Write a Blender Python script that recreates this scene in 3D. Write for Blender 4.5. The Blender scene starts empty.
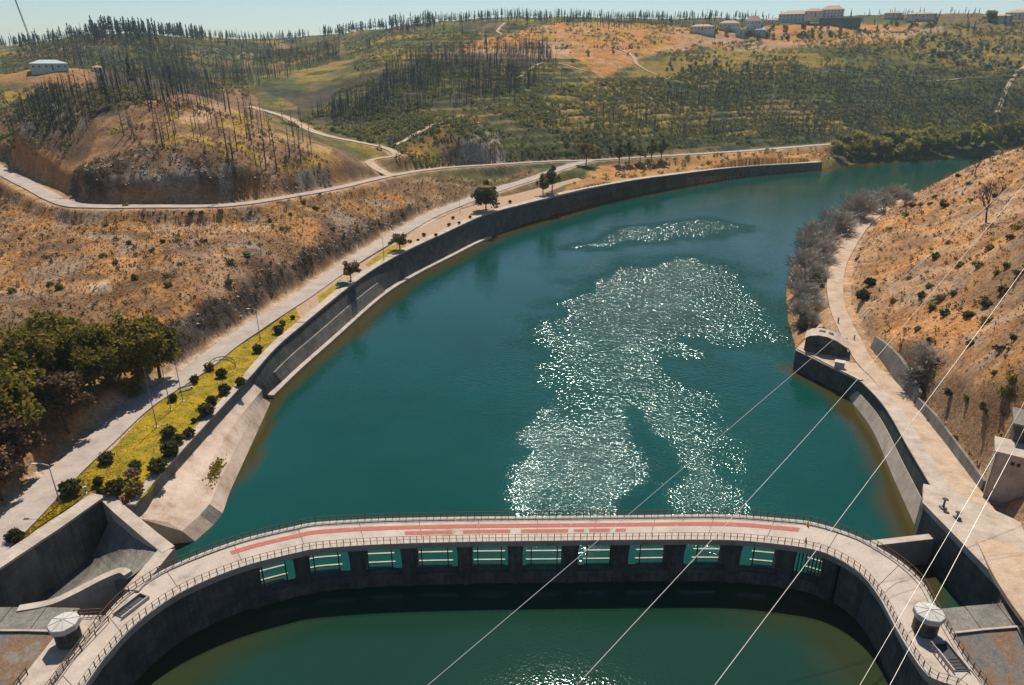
import bpy, math, random
import numpy as np
from mathutils import Vector

# ------------------------------------------------------------------ camera, sky, sun, exposure
scene = bpy.context.scene
COL = scene.collection
F = 683.0; PIT = math.radians(22.5); CZ = 78.5
cam_d = bpy.data.cameras.new('camera'); cam = bpy.data.objects.new('camera', cam_d); COL.objects.link(cam)
cam.location = (0, 0, CZ); cam.rotation_euler = (math.radians(90) - PIT, 0, 0)
cam_d.sensor_width = 36.0; cam_d.lens = F / 1024 * 36.0; cam_d.clip_start = 1.0; cam_d.clip_end = 20000
scene.camera = cam
SUN_EL, SUN_AZ = 58.0, 4.0          # degrees; azimuth measured from +Y towards +X
world = bpy.data.worlds.new('World'); scene.world = world; world.use_nodes = True
wn = world.node_tree.nodes; wl = world.node_tree.links
sky = wn.new('ShaderNodeTexSky'); sky.sky_type = 'NISHITA'; sky.sun_disc = False
sky.sun_elevation = math.radians(SUN_EL); sky.sun_rotation = math.radians(SUN_AZ)
sky.altitude = 300; sky.air_density = 1.0; sky.dust_density = 0.3; sky.ozone_density = 3.0
wl.new(sky.outputs[0], wn['Background'].inputs[0]); wn['Background'].inputs[1].default_value = 0.08
sun_d = bpy.data.lights.new('sun', 'SUN'); sun = bpy.data.objects.new('sun', sun_d); COL.objects.link(sun)
sun_d.energy = 5.0; sun_d.angle = math.radians(0.5); sun_d.color = (1.0, 0.91, 0.77)
e, a = math.radians(SUN_EL), math.radians(SUN_AZ)
sun.rotation_euler = Vector((math.cos(e)*math.sin(a), math.cos(e)*math.cos(a), math.sin(e))).to_track_quat('Z', 'Y').to_euler()
scene.view_settings.view_transform = 'Standard'; scene.view_settings.look = 'None'
scene.view_settings.exposure = 0.2; scene.view_settings.gamma = 1.0
scene.cycles.max_bounces = 6; scene.cycles.diffuse_bounces = 2; scene.cycles.glossy_bounces = 3
scene.cycles.transparent_max_bounces = 8; scene.cycles.volume_bounces = 0
scene.cycles.caustics_reflective = False; scene.cycles.caustics_refractive = False

rng = np.random.default_rng(7); random.seed(7)

# ------------------------------------------------------------------ helpers
def W(px, py, z=None, Y=None):
    """point of the place seen at a picture position, for a known height z or forward distance Y"""
    c, s = math.cos(PIT), math.sin(PIT); v = py - 342.5
    d = np.array([px - 512.0, F*c - v*s, -F*s - v*c])
    t = (z - CZ)/d[2] if z is not None else Y/d[1]
    return np.array([0, 0, CZ]) + d*t
def WL(lst): return [W(*p) for p in lst]
def spline(pts, step=1.5, n=None):
    P = np.array(pts, float); Q = np.vstack([2*P[0]-P[1], P, 2*P[-1]-P[-2]]); out = []
    for i in range(1, len(Q)-2):
        k = max(2, int(np.linalg.norm(Q[i+1]-Q[i])/step)) if n is None else n
        t = np.linspace(0, 1, k, endpoint=False)[:, None]
        p0, p1, p2, p3 = Q[i-1], Q[i], Q[i+1], Q[i+2]
        out.append(0.5*((2*p1)+(-p0+p2)*t+(2*p0-5*p1+4*p2-p3)*t**2+(-p0+3*p1-3*p2+p3)*t**3))
    out.append(P[-1:]); return np.vstack(out)
def resample(P, step=None, n=None):
    P = np.array(P); d = np.r_[0, np.cumsum(np.linalg.norm(np.diff(P[:, :2], axis=0), axis=1))]
    n = n or max(2, int(round(d[-1]/step))+1); s = np.linspace(0, d[-1], n)
    return np.stack([np.interp(s, d, P[:, k]) for k in range(P.shape[1])], 1)
def normals(P):
    T = np.gradient(P[:, :2], axis=0); T /= np.linalg.norm(T, axis=1)[:, None]+1e-9
    return np.stack([-T[:, 1], T[:, 0]], 1)          # left-hand normal
def offset(P, d, dz=0.0, z=None):
    N = normals(P); Q = P.copy(); Q[:, :2] += N*d; Q[:, 2] = Q[:, 2]+dz if z is None else z
    return Q
def inpoly(x, y, poly):
    poly = np.array(poly)[:, :2]; ins = np.zeros(x.shape, bool)
    bx = (x >= poly[:, 0].min()) & (x <= poly[:, 0].max()) & (y >= poly[:, 1].min()) & (y <= poly[:, 1].max())
    xs, ys = x[bx], y[bx]; r = np.zeros(xs.shape, bool); j = len(poly)-1
    for i in range(len(poly)):
        xi, yi = poly[i]; xj, yj = poly[j]
        if yi != yj:
            r ^= ((yi > ys) != (yj > ys)) & (xs < (xj-xi)*(ys-yi)/(yj-yi)+xi)
        j = i
    ins[bx] = r; return ins
def polydist(x, y, P, maxd=None):
    """distance to polyline P (n,3) and z at the nearest point"""
    D = np.full(x.shape, 1e9); Z = np.zeros(x.shape)
    for i in range(len(P)-1):
        a, b = P[i], P[i+1]; ab = b[:2]-a[:2]; L = ab@ab+1e-9
        t = np.clip(((x-a[0])*ab[0]+(y-a[1])*ab[1])/L, 0, 1)
        d = np.hypot(x-a[0]-t*ab[0], y-a[1]-t*ab[1]); m = d < D
        D[m] = d[m]; Z[m] = (a[2]+t*(b[2]-a[2]))[m]
    return D, Z
_perm = np.random.default_rng(3).random((256, 256))
def vnoise(x, y):
    xi = np.floor(x).astype(int); yi = np.floor(y).astype(int); u = x-xi; v = y-yi
    u = u*u*(3-2*u); v = v*v*(3-2*v)
    g = lambda a, b: _perm[a & 255, b & 255]
    return (g(xi, yi)*(1-u)+g(xi+1, yi)*u)*(1-v)+(g(xi, yi+1)*(1-u)+g(xi+1, yi+1)*u)*v
def fbm(x, y, sc, o=4):
    r = 0; am = .5; f = 1/sc
    for k in range(o):
        r = r+am*(vnoise(x*f+17.3*k, y*f+9.1*k)-.5)*2; am *= .5; f *= 2.03
    return r
sstep = lambda a, b, x: (lambda t: t*t*(3-2*t))(np.clip((x-a)/(b-a), 0, 1))

def mesh(name, v, f, mat=None, smooth=False):
    me = bpy.data.meshes.new(name)
    v = np.asarray(v, dtype=np.float32)
    if isinstance(f, np.ndarray):
        n, k = f.shape
        me.vertices.add(len(v)); me.vertices.foreach_set('co', v.ravel())
        me.loops.add(n*k); me.loops.foreach_set('vertex_index', f.astype(np.int32).ravel())
        me.polygons.add(n); me.polygons.foreach_set('loop_start', np.arange(0, n*k, k, dtype=np.int32))
        me.polygons.foreach_set('loop_total', np.full(n, k, dtype=np.int32))
        me.update(calc_edges=True)
    else:
        me.from_pydata([tuple(map(float, p)) for p in v], [], f); me.update()
    if smooth: me.polygons.foreach_set('use_smooth', np.ones(len(me.polygons), bool))
    if mat: me.materials.append(mat)
    return me
def obj(name, me, parent=None, loc=(0, 0, 0), rz=0.0, sc=1.0):
    o = bpy.data.objects.new(name, me); COL.objects.link(o)
    o.location = loc; o.rotation_euler = (0, 0, rz); o.scale = (sc, sc, sc) if np.isscalar(sc) else sc
    if parent: o.parent = parent
    return o
def tag(o, label, cat, group=None):
    o['label'] = label; o['category'] = cat
    if group: o['group'] = group
    return o
def struct(o): o['kind'] = 'structure'; return o
def stuff(o, label=None, cat=None):
    o['kind'] = 'stuff'
    if label: o['label'] = label; o['category'] = cat
    return o
def thing(name, label, cat, loc=(0, 0, 0), rz=0, group=None):
    o = bpy.data.objects.new(name, None); COL.objects.link(o); o.location = loc; o.rotation_euler = (0, 0, rz)
    o.empty_display_size = .2
    return tag(o, label, cat, group)
class MB:
    def __init__(s): s.v = []; s.f = []
    def add(s, v, f):
        n = len(s.v); s.v += [tuple(p) for p in v]; s.f += [tuple(i+n for i in q) for q in f]; return s
    def box(s, c, sz, rz=0, taper=1.0):
        cx, cy, cz = c; hx, hy, hz = sz[0]/2, sz[1]/2, sz[2]/2; v = []
        for z, t in ((-hz, 1), (hz, taper)):
            for x, y in ((-hx, -hy), (hx, -hy), (hx, hy), (-hx, hy)):
                x *= t; y *= t
                v.append((cx+x*math.cos(rz)-y*math.sin(rz), cy+x*math.sin(rz)+y*math.cos(rz), cz+z))
        return s.add(v, [(3, 2, 1, 0), (4, 5, 6, 7), (0, 1, 5, 4), (1, 2, 6, 5), (2, 3, 7, 6), (3, 0, 4, 7)])
    def loft(s, lines, closed=True, caps=True):
        L = [np.array(l) for l in lines]; n = len(L[0]); k = len(L); v = [p for l in L for p in l]; f = []
        for j in range(k if closed else k-1):
            a, b = j*n, ((j+1) % k)*n
            for i in range(n-1): f.append((a+i, a+i+1, b+i+1, b+i))
        if closed and caps:
            f.append(tuple(j*n for j in range(k))); f.append(tuple(j*n+n-1 for j in reversed(range(k))))
        return s.add(v, f)
    def tube(s, P, r0, r1=None, k=6, cap=True):
        P = np.array(P, float); n = len(P); r1 = r0 if r1 is None else r1; v = []
        T = np.gradient(P, axis=0) if n > 2 else np.repeat([P[1]-P[0]], 2, 0)
        for i in range(n):
            t = T[i]/(np.linalg.norm(T[i])+1e-9); a = np.cross(t, (0, 0, 1) if abs(t[2]) < .9 else (1, 0, 0)); a /= np.linalg.norm(a); b = np.cross(t, a)
            r = r0+(r1-r0)*i/(n-1)
            for j in range(k):
                q = 2*math.pi*j/k; v.append(P[i]+r*(math.cos(q)*a+math.sin(q)*b))
        f = [(i*k+j, i*k+(j+1) % k, (i+1)*k+(j+1) % k, (i+1)*k+j) for i in range(n-1) for j in range(k)]
        if cap: f += [tuple(range(k-1, -1, -1)), tuple((n-1)*k+j for j in range(k))]
        return s.add(v, f)
    def lathe(s, prof, k=12, c=(0, 0, 0), rot=0):
        v = [(c[0]+r*math.cos(2*math.pi*j/k+rot), c[1]+r*math.sin(2*math.pi*j/k+rot), c[2]+z) for r, z in prof for j in range(k)]
        n = len(prof); f = [(i*k+j, i*k+(j+1) % k, (i+1)*k+(j+1) % k, (i+1)*k+j) for i in range(n-1) for j in range(k)]
        f += [tuple(range(k-1, -1, -1)), tuple((n-1)*k+j for j in range(k))]
        return s.add(v, f)
    def me(s, name, mat, smooth=False): return mesh(name, s.v, s.f, mat, smooth)
    def o(s, name, mat, parent=None, loc=(0, 0, 0), rz=0, smooth=False): return obj(name, s.me(name, mat, smooth), parent, loc, rz)

# ------------------------------------------------------------------ materials
def newmat(name):
    m = bpy.data.materials.new(name); m.use_nodes = True
    return m, m.node_tree.nodes, m.node_tree.links, m.node_tree.nodes['Principled BSDF']
def ramp(N, cols, pos=None):
    r = N.new('ShaderNodeValToRGB'); e = r.color_ramp.elements
    pos = pos or list(np.linspace(0, 1, len(cols)))
    while len(e) < len(cols): e.new(.5)
    for k, (c, p) in enumerate(zip(cols, pos)): e[k].position = p; e[k].color = (*c, 1)
    return r
def noise(N, L, scale, detail=4, rough=.6, vec=None, dist=0):
    t = N.new('ShaderNodeTexNoise'); t.inputs['Scale'].default_value = scale; t.inputs['Detail'].default_value = detail
    t.inputs['Roughness'].default_value = rough; t.inputs['Distortion'].default_value = dist
    if vec is not None: L.new(vec, t.inputs['Vector'])
    return t
def math_(N, L, op, a, b):
    m = N.new('ShaderNodeMath'); m.operation = op
    for i, q in enumerate((a, b)):
        if isinstance(q, (int, float)): m.inputs[i].default_value = q
        else: L.new(q, m.inputs[i])
    return m.outputs[0]
def mixc(N, L, fac, a, b, mode='MIX'):
    m = N.new('ShaderNodeMix'); m.data_type = 'RGBA'; m.blend_type = mode
    for i, q in ((0, fac), (6, a), (7, b)):
        if isinstance(q, (int, float)): m.inputs[i].default_value = q
        elif isinstance(q, tuple): m.inputs[i].default_value = (*q, 1)
        else: L.new(q, m.inputs[i])
    return m.outputs[2]
def mat_rough(name, cols, scale=.6, rough=.9, bump=.3, bscale=6, fine=(.75, 1.2), streak=None, spec=.25, lifts=0):
    """weathered surface: large blotches between cols, fine speckle, optional vertical streaks"""
    m, N, L, B = newmat(name); g = N.new('ShaderNodeNewGeometry').outputs['Position']
    n1 = noise(N, L, scale, 5, .65, g); r = ramp(N, cols, list(np.linspace(.32, .68, len(cols)))); L.new(n1.outputs[0], r.inputs[0])
    n2 = noise(N, L, bscale, 4, .7, g); r2 = ramp(N, [(fine[0],)*3, (fine[1],)*3], [.3, .7]); L.new(n2.outputs[0], r2.inputs[0])
    c = mixc(N, L, 1.0, r.outputs[0], r2.outputs[0], 'MULTIPLY')
    if streak:
        mp = N.new('ShaderNodeMapping'); mp.inputs['Scale'].default_value = (1.1, 1.1, .06); L.new(g, mp.inputs[0])
        n3 = noise(N, L, 1.6, 5, .7, mp.outputs[0]); r3 = ramp(N, [(0, 0, 0), (1, 1, 1)], [.45, .72]); L.new(n3.outputs[0], r3.inputs[0])
        c = mixc(N, L, math_(N, L, 'MULTIPLY', r3.outputs[0], streak[1]), c, streak[0])
    if lifts:      # joints between the concrete lifts
        sp = N.new('ShaderNodeSeparateXYZ'); L.new(g, sp.inputs[0]); fz = math_(N, L, 'FRACT', math_(N, L, 'ADD', math_(N, L, 'MULTIPLY', sp.outputs[2], 1/lifts), math_(N, L, 'MULTIPLY', n2.outputs[0], .03)), 0)
        c = mixc(N, L, math_(N, L, 'MULTIPLY', math_(N, L, 'LESS_THAN', fz, .05), .45), c, (.03, .03, .028))
    L.new(c, B.inputs['Base Color']); B.inputs['Roughness'].default_value = rough; B.inputs['Specular IOR Level'].default_value = spec
    b = N.new('ShaderNodeBump'); b.inputs['Strength'].default_value = bump; b.inputs['Distance'].default_value = .12
    L.new(n2.outputs[0], b.inputs['Height']); L.new(b.outputs[0], B.inputs['Normal'])
    return m
def mat_plain(name, col, rough=.6, metal=0, var=.25, scale=3):
    m, N, L, B = newmat(name); g = N.new('ShaderNodeNewGeometry').outputs['Position']
    n = noise(N, L, scale, 4, .6, g)
    r = ramp(N, [tuple(c*(1-var) for c in col), tuple(min(1, c*(1+var)) for c in col)], [.3, .7]); L.new(n.outputs[0], r.inputs[0])
    L.new(r.outputs[0], B.inputs['Base Color']); B.inputs['Roughness'].default_value = rough; B.inputs['Metallic'].default_value = metal
    return m
def mat_leaf(name, cols, scale=1.2, trans=.25):
    """foliage: colour differs from leaf cluster to leaf cluster and from plant to plant"""
    m, N, L, B = newmat(name); gn = N.new('ShaderNodeNewGeometry'); oi = N.new('ShaderNodeObjectInfo')
    n = noise(N, L, scale, 3, .6, gn.outputs['Position'])
    s = math_(N, L, 'ADD', math_(N, L, 'MULTIPLY', n.outputs[0], .75), math_(N, L, 'MULTIPLY', gn.outputs['Random Per Island'], .22))
    s = math_(N, L, 'ADD', s, math_(N, L, 'MULTIPLY', oi.outputs['Random'], .22))
    r = ramp(N, cols, list(np.linspace(.3, .85, len(cols)))); L.new(s, r.inputs[0])
    L.new(r.outputs[0], B.inputs['Base Color']); B.inputs['Roughness'].default_value = .75; B.inputs['Specular IOR Level'].default_value = .2
    if trans:
        t = N.new('ShaderNodeBsdfTranslucent'); L.new(r.outputs[0], t.inputs[0]); mx = N.new('ShaderNodeMixShader'); mx.inputs[0].default_value = trans
        L.new(B.outputs[0], mx.inputs[1]); L.new(t.outputs[0], mx.inputs[2]); L.new(mx.outputs[0], N['Material Output'].inputs[0])
    return m
M = {}
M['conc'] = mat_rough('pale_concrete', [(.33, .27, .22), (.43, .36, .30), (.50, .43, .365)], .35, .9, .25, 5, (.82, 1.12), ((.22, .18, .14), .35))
M['conc_dark'] = mat_rough('weathered_shaded_concrete', [(.055, .058, .055), (.10, .10, .092), (.16, .152, .135)], .3, .92, .4, 4, (.7, 1.2), ((.035, .04, .042), .8), lifts=1.9)  # dark base holds part of the shade on walls and piers; streaks are weathering
M['conc_mid'] = mat_rough('stained_concrete', [(.13, .12, .10), (.20, .185, .16), (.27, .245, .21)], .25, .92, .4, 4, (.75, 1.2), ((.09, .085, .08), .6), lifts=1.7)
M['slab_stain'] = mat_rough('rust_stained_slab', [(.15, .145, .135), (.22, .20, .18), (.27, .16, .09), (.3, .27, .23)], .22, .92, .4, 3, (.7, 1.2))
M['deck'] = mat_rough('crest_paving', [(.30, .245, .20), (.43, .36, .305), (.46, .39, .335), (.52, .445, .385)], .28, .9, .15, 5, (.8, 1.1))
M['kerb'] = mat_rough('kerb_concrete', [(.36, .31, .27), (.48, .42, .365)], .8, .9, .2, 8, (.85, 1.1))
M['red'] = mat_rough('red_paint', [(.38, .21, .17), (.37, .13, .10), (.38, .115, .09), (.42, .16, .13)], 1.2, .85, .1, 9, (.8, 1.12))
M['rust'] = mat_plain('rusty_steel', (.13, .075, .04), .7, .2)
M['dsteel'] = mat_plain('dark_steel', (.03, .032, .035), .6, .3)
M['asphalt'] = mat_rough('worn_asphalt', [(.30, .25, .215), (.37, .31, .27), (.42, .36, .315)], .25, .95, .15, 3, (.86, 1.1))
M['dirt'] = mat_rough('pale_dirt_track', [(.36, .25, .17), (.44, .33, .24), (.5, .39, .3)], .3, .97, .3, 3, (.8, 1.12))
M['white'] = mat_rough('white_sheet_roof', [(.44, .43, .40), (.54, .53, .50)], .9, .75, .1, 4, (.85, 1.05), ((.3, .26, .2), .3))
M['cable'] = mat_plain('aluminium_cable', (.55, .53, .5), .45, .6, .05)
M['lamp'] = mat_plain('galvanised_steel', (.26, .28, .29), .5, .5, .1)
M['bark'] = mat_plain('bark', (.06, .05, .04), .95, 0, .4, 2)
M['char'] = mat_plain('charred_bark', (.06, .055, .055), .95, 0, .5, .5)
M['twig'] = mat_plain('bare_twigs', (.38, .345, .29), .95, 0, .35, .4)
M['pine'] = mat_leaf('pine_foliage', [(.05, .056, .014), (.16, .14, .022), (.36, .265, .035)], .3, .45)
M['brownleaf'] = mat_leaf('scorched_foliage', [(.07, .045, .022), (.16, .10, .05), (.25, .155, .085)], .5)
M['hedge'] = mat_leaf('clipped_shrub', [(.03, .036, .015), (.065, .07, .025), (.13, .12, .04)], 1.5, .3)
M['yellowgreen'] = mat_leaf('yellow_green_foliage', [(.10, .085, .015), (.21, .17, .03), (.32, .24, .045)], .7)
M['green'] = mat_leaf('mid_green_foliage', [(.06, .075, .025), (.15, .155, .045), (.30, .26, .07)], .5, .45)
M['shore'] = mat_leaf('shore_tree_foliage', [(.09, .11, .025), (.26, .25, .05), (.50, .41, .09)], .2, .5)
M['olive'] = mat_leaf('olive_foliage', [(.09, .11, .08), (.17, .20, .15), (.27, .29, .22)], .5)
M['scrub'] = mat_leaf('hill_scrub', [(.04, .065, .042), (.085, .12, .055), (.18, .18, .06), (.38, .28, .08)], .04, .35)
M['straw'] = mat_leaf('dry_grass', [(.30, .17, .075), (.48, .29, .14), (.6, .4, .22)], .2, .5)
M['pinkshrub'] = mat_leaf('pink_flowering_shrub', [(.08, .07, .03), (.25, .16, .11), (.38, .24, .19)], 1.5)
# ------------------------------------------------------------------ lines of the place: roads, banks, dam
R1 = spline(WL([(-70, 600, 9.2), (-20, 556, 9.2), (15, 523, 9.2), (61, 475, 9.2), (100, 440, 9.2), (140, 405, 9.3), (190, 373, 9.5), (228, 344, 9.6), (270, 316, 9.8), (300, 297, 10), (348, 264, 10.2), (388, 240, 10.5), (428, 217, 10.9), (464, 202, 11.5), (502, 188, 12.3), (534, 178, 13.3), (562, 168, 14.8), (590, 160, 15.4)]), 2)
R2 = spline(WL([(-90, 150, 33), (-20, 160, 32), (0, 170, 32), (33, 187, 31), (66, 203, 30.5), (100, 206, 30), (150, 206, 29.5), (226, 205, 28), (285, 197, 26.5), (340, 187, 25), (388, 176, 23), (440, 168, 20), (500, 164, 17.5), (550, 161, 16), (590, 160, 15.5), (650, 156.5, 15.5), (740, 151, 15), (830, 144, 13), (900, 139, 13), (1010, 136, 12)]), 3)
R3 = spline(WL([(392, 176, 23), (375, 167, 25), (371, 160, 27), (396, 155, 29), (386, 148, 31), (359, 142, 34), (329, 136, 37), (306, 128, 40), (286, 117, 44), (249, 106, 50)]), 2)
R4 = spline(WL([(905, 200, 14), (880, 211, 14), (861, 227, 12.3), (848, 246, 11), (838, 267, 10.2), (835, 288, 9.6), (838, 308, 8.2), (848, 331, 6.8), (864, 360, 5.9), (884, 380, 5.7), (904, 405, 5.8), (930, 440, 6.3), (958, 480, 7.3), (990, 530, 8.7), (1020, 585, 9.9), (1060, 640, 10)]), 1.5)
TRK = [spline(WL(p), 4) for p in (
    [(500, 62, None, 690), (512, 82, None, 640), (545, 58, None, 705), (590, 66, None, 690)],
    [(505, 24, None, 900), (498, 35, None, 850), (520, 42, None, 810), (560, 44, None, 800)],
    [(620, 45, None, 790), (633, 52, None, 765), (640, 60, None, 740), (670, 72, None, 720)],
    [(820, 66, None, 775), (880, 70, None, 765), (960, 77, None, 750), (1030, 80, None, 745)],
    [(1030, 62, None, 790), (1012, 80, None, 740), (1000, 100, None, 690)],
    [(395, 148, None, 415), (430, 132, None, 450), (470, 120, None, 480), (480, 122, None, 480)])]
LAWN = [((-60, 606), (-52, 612)), ((-20, 569), (-12, 573)), ((24, 528), (30, 533)), ((52, 502), (72, 505)), ((76, 479), (97, 488)), ((97, 460), (137, 500)), ((114, 447), (160, 474)), ((147, 413), (190, 441)), ((188, 380), (225, 403)), ((223, 356), (250, 376)), ((267, 328), (276, 347)), ((295, 307), (303, 324))]
VERGE = [((295, 307), (303, 324)), ((358, 265), (363, 276)), ((388, 247), (400, 254)), ((429, 224), (440, 235)), ((464, 208), (482, 216)), ((499, 194), (520, 205)), ((534, 183), (560, 195)), ((564, 173), (600, 186))]
def zbank(px): return float(np.interp(px, [100, 250, 300, 363, 414, 482, 560, 600, 649, 739, 821], [8.8, 9.1, 9.4, 9.8, 10, 10.5, 10.6, 10.5, 9.5, 7.5, 5.8]))
def pair(lst, dzl=.2):
    A = [W(l[0], l[1], zbank(l[0])+dzl) for l, r in lst]; B = [W(r[0], r[1], zbank(r[0])) for l, r in lst]
    return spline(A, n=8), spline(B, n=8)
WT = spline([W(x, y, zbank(x)) for x, y in ((134, 505), (160, 474), (190, 441), (225, 403), (250, 376), (276, 347), (303, 324), (363, 276), (400, 254), (440, 235), (482, 216), (520, 205), (560, 195), (600, 186), (649, 178), (695, 172), (739, 167), (780, 164.5), (822, 162))], 2)
# waterline of the reservoir
LEFT_BASE = WL([(394, 288, 0), (440, 262, 0), (482, 241, 0), (505, 231, 0), (550, 216, 0), (600, 202, 0), (648, 189, 0), (695, 182, 0), (736, 177, 0), (780, 173, 0), (822, 170, 0)])
NAT = [np.array(p, float) for p in [tuple(W(829, 168, 0)[:2]), tuple(W(860, 163.5, 0)[:2]), tuple(W(900, 161.5, 0)[:2]), tuple(W(945, 158, 0)[:2]), tuple(W(1010, 157, 0)[:2]), (620, 610)]]
NATR = [np.array(p, float) for p in [(620, 490), (420, 455), (300, 425), (225, 390), (180, 352), (144, 315), tuple(W(792, 268, 0)[:2]), tuple(W(786, 290, 0)[:2]), tuple(W(788, 320, 0)[:2]), tuple(W(795, 345, 0)[:2])]]
# crest of the dam: far (upstream) and near (downstream) edges
FAR = [(-56, 30), (-55.6, 60.6), (-55.2, 73), (-53.6, 77.4), (-50.6, 81.6), (-43, 87.3), (-34.5, 91), (-31.9, 91.8), (-22.0, 92.7), (-8, 93.2), (8.0, 93.4), (19.8, 93.6), (35.1, 93.8), (45.6, 92.6), (48.9, 91.9), (53.0, 89.6), (55.6, 87.2), (58.4, 82.6), (59.4, 78), (58.6, 73.5), (57.4, 66), (57.2, 61.5), (57.2, 38)]
NEAR = [(-51.6, 30), (-51.6, 60.6), (-51.4, 64.8), (-50.4, 69.9), (-47.1, 75.9), (-40.4, 81.2), (-32.6, 84.6), (-29.9, 85.4), (-20.6, 86.4), (-7, 87), (7.6, 87.3), (20, 87.5), (32.9, 87.5), (39.5, 86.8), (46.3, 85.3), (49.5, 83.0), (51.4, 79.5), (51.7, 74.7), (51.0, 68.2), (50.9, 62.5), (51.6, 61.0), (53.6, 60.4), (54.3, 57), (54.3, 38)]
ZC = 8.5
G0 = resample(spline(WL([(848, 399, -.3), (871, 430, -.3), (893, 480, -.3), (914, 527, -.3)]), n=8), n=33)
far_s = resample(spline([(x, y, ZC) for x, y in FAR], 1), n=241); near_s = resample(spline([(x, y, ZC) for x, y in NEAR], 1), n=241)

# polygon in which the ground sheet lies low (water, and under the walls, the dam and its wings)
skd = np.linspace(.7, 3.0, len(WT))[:, None]; sk = WT.copy(); sk[:, :2] += normals(WT)*skd                 # left side of the direction of travel = landward
SUNK = [tuple(p[:2]) for p in sk[::3]] + [tuple(sk[-1][:2])] + [tuple(p) for p in NAT] + [tuple(p) for p in NATR] + \
       [tuple(W(800, 345, 5.5)[:2]), tuple(W(836, 345, 5.5)[:2]), tuple(W(862, 378, 5.5)[:2])]+[tuple(q[:2]) for q in offset(G0, 3.6)[3:-1:4]]+[tuple(W(958, 522, 9)[:2]), tuple(W(1012, 596, 9.4)[:2]),
        (82, 70), (120, 40), (120, -300), (-120, -300), (-130, 20), (-100, 60), tuple(W(-40, 590, 9)[:2]), tuple(W(40, 530, 9)[:2]), tuple(W(98, 489, 8.8)[:2])]

# ------------------------------------------------------------------ terrain: smooth surface through surveyed points
CT = []
def ct(px, py, z=None, Y=None): CT.append(W(px, py, z, Y))
for P in (R1[::6], R2[::6], R3[::5], R4[::8]): CT += [p for p in P]
for p in [(60, 405, 12.5), (130, 355, 13), (0, 440, 12.5), (20, 380, 15), (-150, 460, 14), (-150, 560, 11), (-250, 500, 18), (-150, 700, 9.5), (-100, 640, 9.3), (60, 520, 9), (170, 440, 9),
          (166, 326, 17), (212, 303, 17), (252, 279, 17.5), (276, 266, 18), (305, 253, 17), (329, 240, 16.3), (373, 224, 15.3), (408, 209, 14.5), (473, 189, 14),
          (170, 370, 10.4), (212, 338, 10), (252, 314, 10), (276, 298, 10.2), (305, 279, 10.3), (340, 257, 10.6), (388, 229, 11), (426, 209, 11.6),
          (150, 270, 22), (60, 280, 20.5), (0, 300, 20), (0, 240, 25.5), (80, 240, 26), (200, 240, 24), (280, 225, 22.5), (340, 210, 20), (400, 195, 17.8), (450, 180, 17), (100, 312, 17.5), (0, 360, 17), (-150, 300, 23), (-150, 200, 33), (-300, 300, 35),
          (140, 150, 46), (80, 170, 41), (200, 163, 42.5), (260, 177, 36), (320, 166, 34), (340, 152, 37.5), (30, 165, 38),
          (170, 100, 61), (110, 120, 55), (50, 130, 50), (0, 140, 45), (0, 110, 52), (60, 92, 61), (220, 102, 58), (260, 130, 48), (300, 146, 41),
          (860, 158, 2), (930, 154, 3), (860, 150, 8), (930, 146, 9), (1010, 150, 5),
          (1024, 150, 46), (1024, 220, 34), (1024, 300, 28), (1024, 400, 22), (965, 168, 33), (903, 199, 17), (930, 186, 24), (900, 260, 18), (940, 240, 25), (960, 300, 22), (930, 330, 17), (905, 330, 13), (980, 380, 19), (960, 420, 14.5), (930, 400, 12.0), (975, 450, 12.5), (1010, 500, 9.8), (1035, 470, 12), (1100, 200, 50), (1100, 300, 42), (1100, 400, 35), (1200, 300, 55), (1200, 500, 24), (1110, 500, 18), (1150, 600, 12), (870, 270, 13)]: ct(*p)
for px, py, Y in [(20, 75, 600), (60, 69, 560), (100, 38, 850), (30, 46, 930), (140, 34, 900), (0, 52, 800), (180, 50, 850), (230, 80, 700), (240, 62, 850), (200, 38, 1150), (250, 40, 1200), (300, 37, 1200), (330, 60, 800), (280, 52, 1050), (350, 34, 1100), (-150, 60, 800), (-150, 110, 480), (-300, 80, 600),
                  (400, 150, 405), (400, 120, 470), (400, 90, 560), (400, 60, 680), (410, 42, 800), (400, 29, 950), (330, 112, 520), (340, 87, 620), (480, 146, 440), (500, 120, 500), (500, 90, 590), (500, 60, 700), (510, 40, 800), (470, 24, 950), (540, 19, 950),
                  (600, 140, 500), (600, 110, 580), (600, 80, 670), (600, 50, 770), (600, 30, 870), (600, 19, 960), (700, 140, 560), (700, 110, 640), (700, 80, 730), (700, 50, 820), (700, 30, 900), (690, 22, 980),
                  (800, 133, 625), (800, 105, 690), (800, 80, 750), (800, 50, 830), (800, 30, 900), (820, 21, 960), (900, 130, 640), (900, 105, 700), (900, 80, 760), (900, 50, 830), (900, 30, 900), (900, 15, 980), (1000, 120, 660), (1000, 90, 720), (1000, 60, 790), (1000, 30, 880), (1000, 19, 950), (1150, 120, 650), (1150, 60, 800), (1150, 20, 950), (1300, 80, 700), (1300, 20, 950)]: ct(px, py, None, Y)
for p in [W(px, 60, None, Y)*[1, 1, 0]+[0, 0, z] for px in (-300, 0, 250, 500, 750, 1000, 1300) for Y, z in ((1500, 85), (2600, 70))]: CT.append(p)
for p in [(-140, 470, 42), (-200, 480, 44), (-300, 480, 44), (-235, 470, 43), (250, 370, 7), (330, 390, 12), (400, 400, 15), (500, 380, 30), (400, 300, 50), (-140, 40, 14), (140, 40, 14), (-300, 60, 40), (300, 80, 50)]: CT.append(np.array(p, float))
for p in (W(490, 150, None, 445), W(470, 152, None, 430)): CT.append(p)
CT = np.array(CT)
az_c, lr_c = np.arctan2(CT[:, 0], CT[:, 1]), np.log(np.hypot(CT[:, 0], CT[:, 1]))
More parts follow.
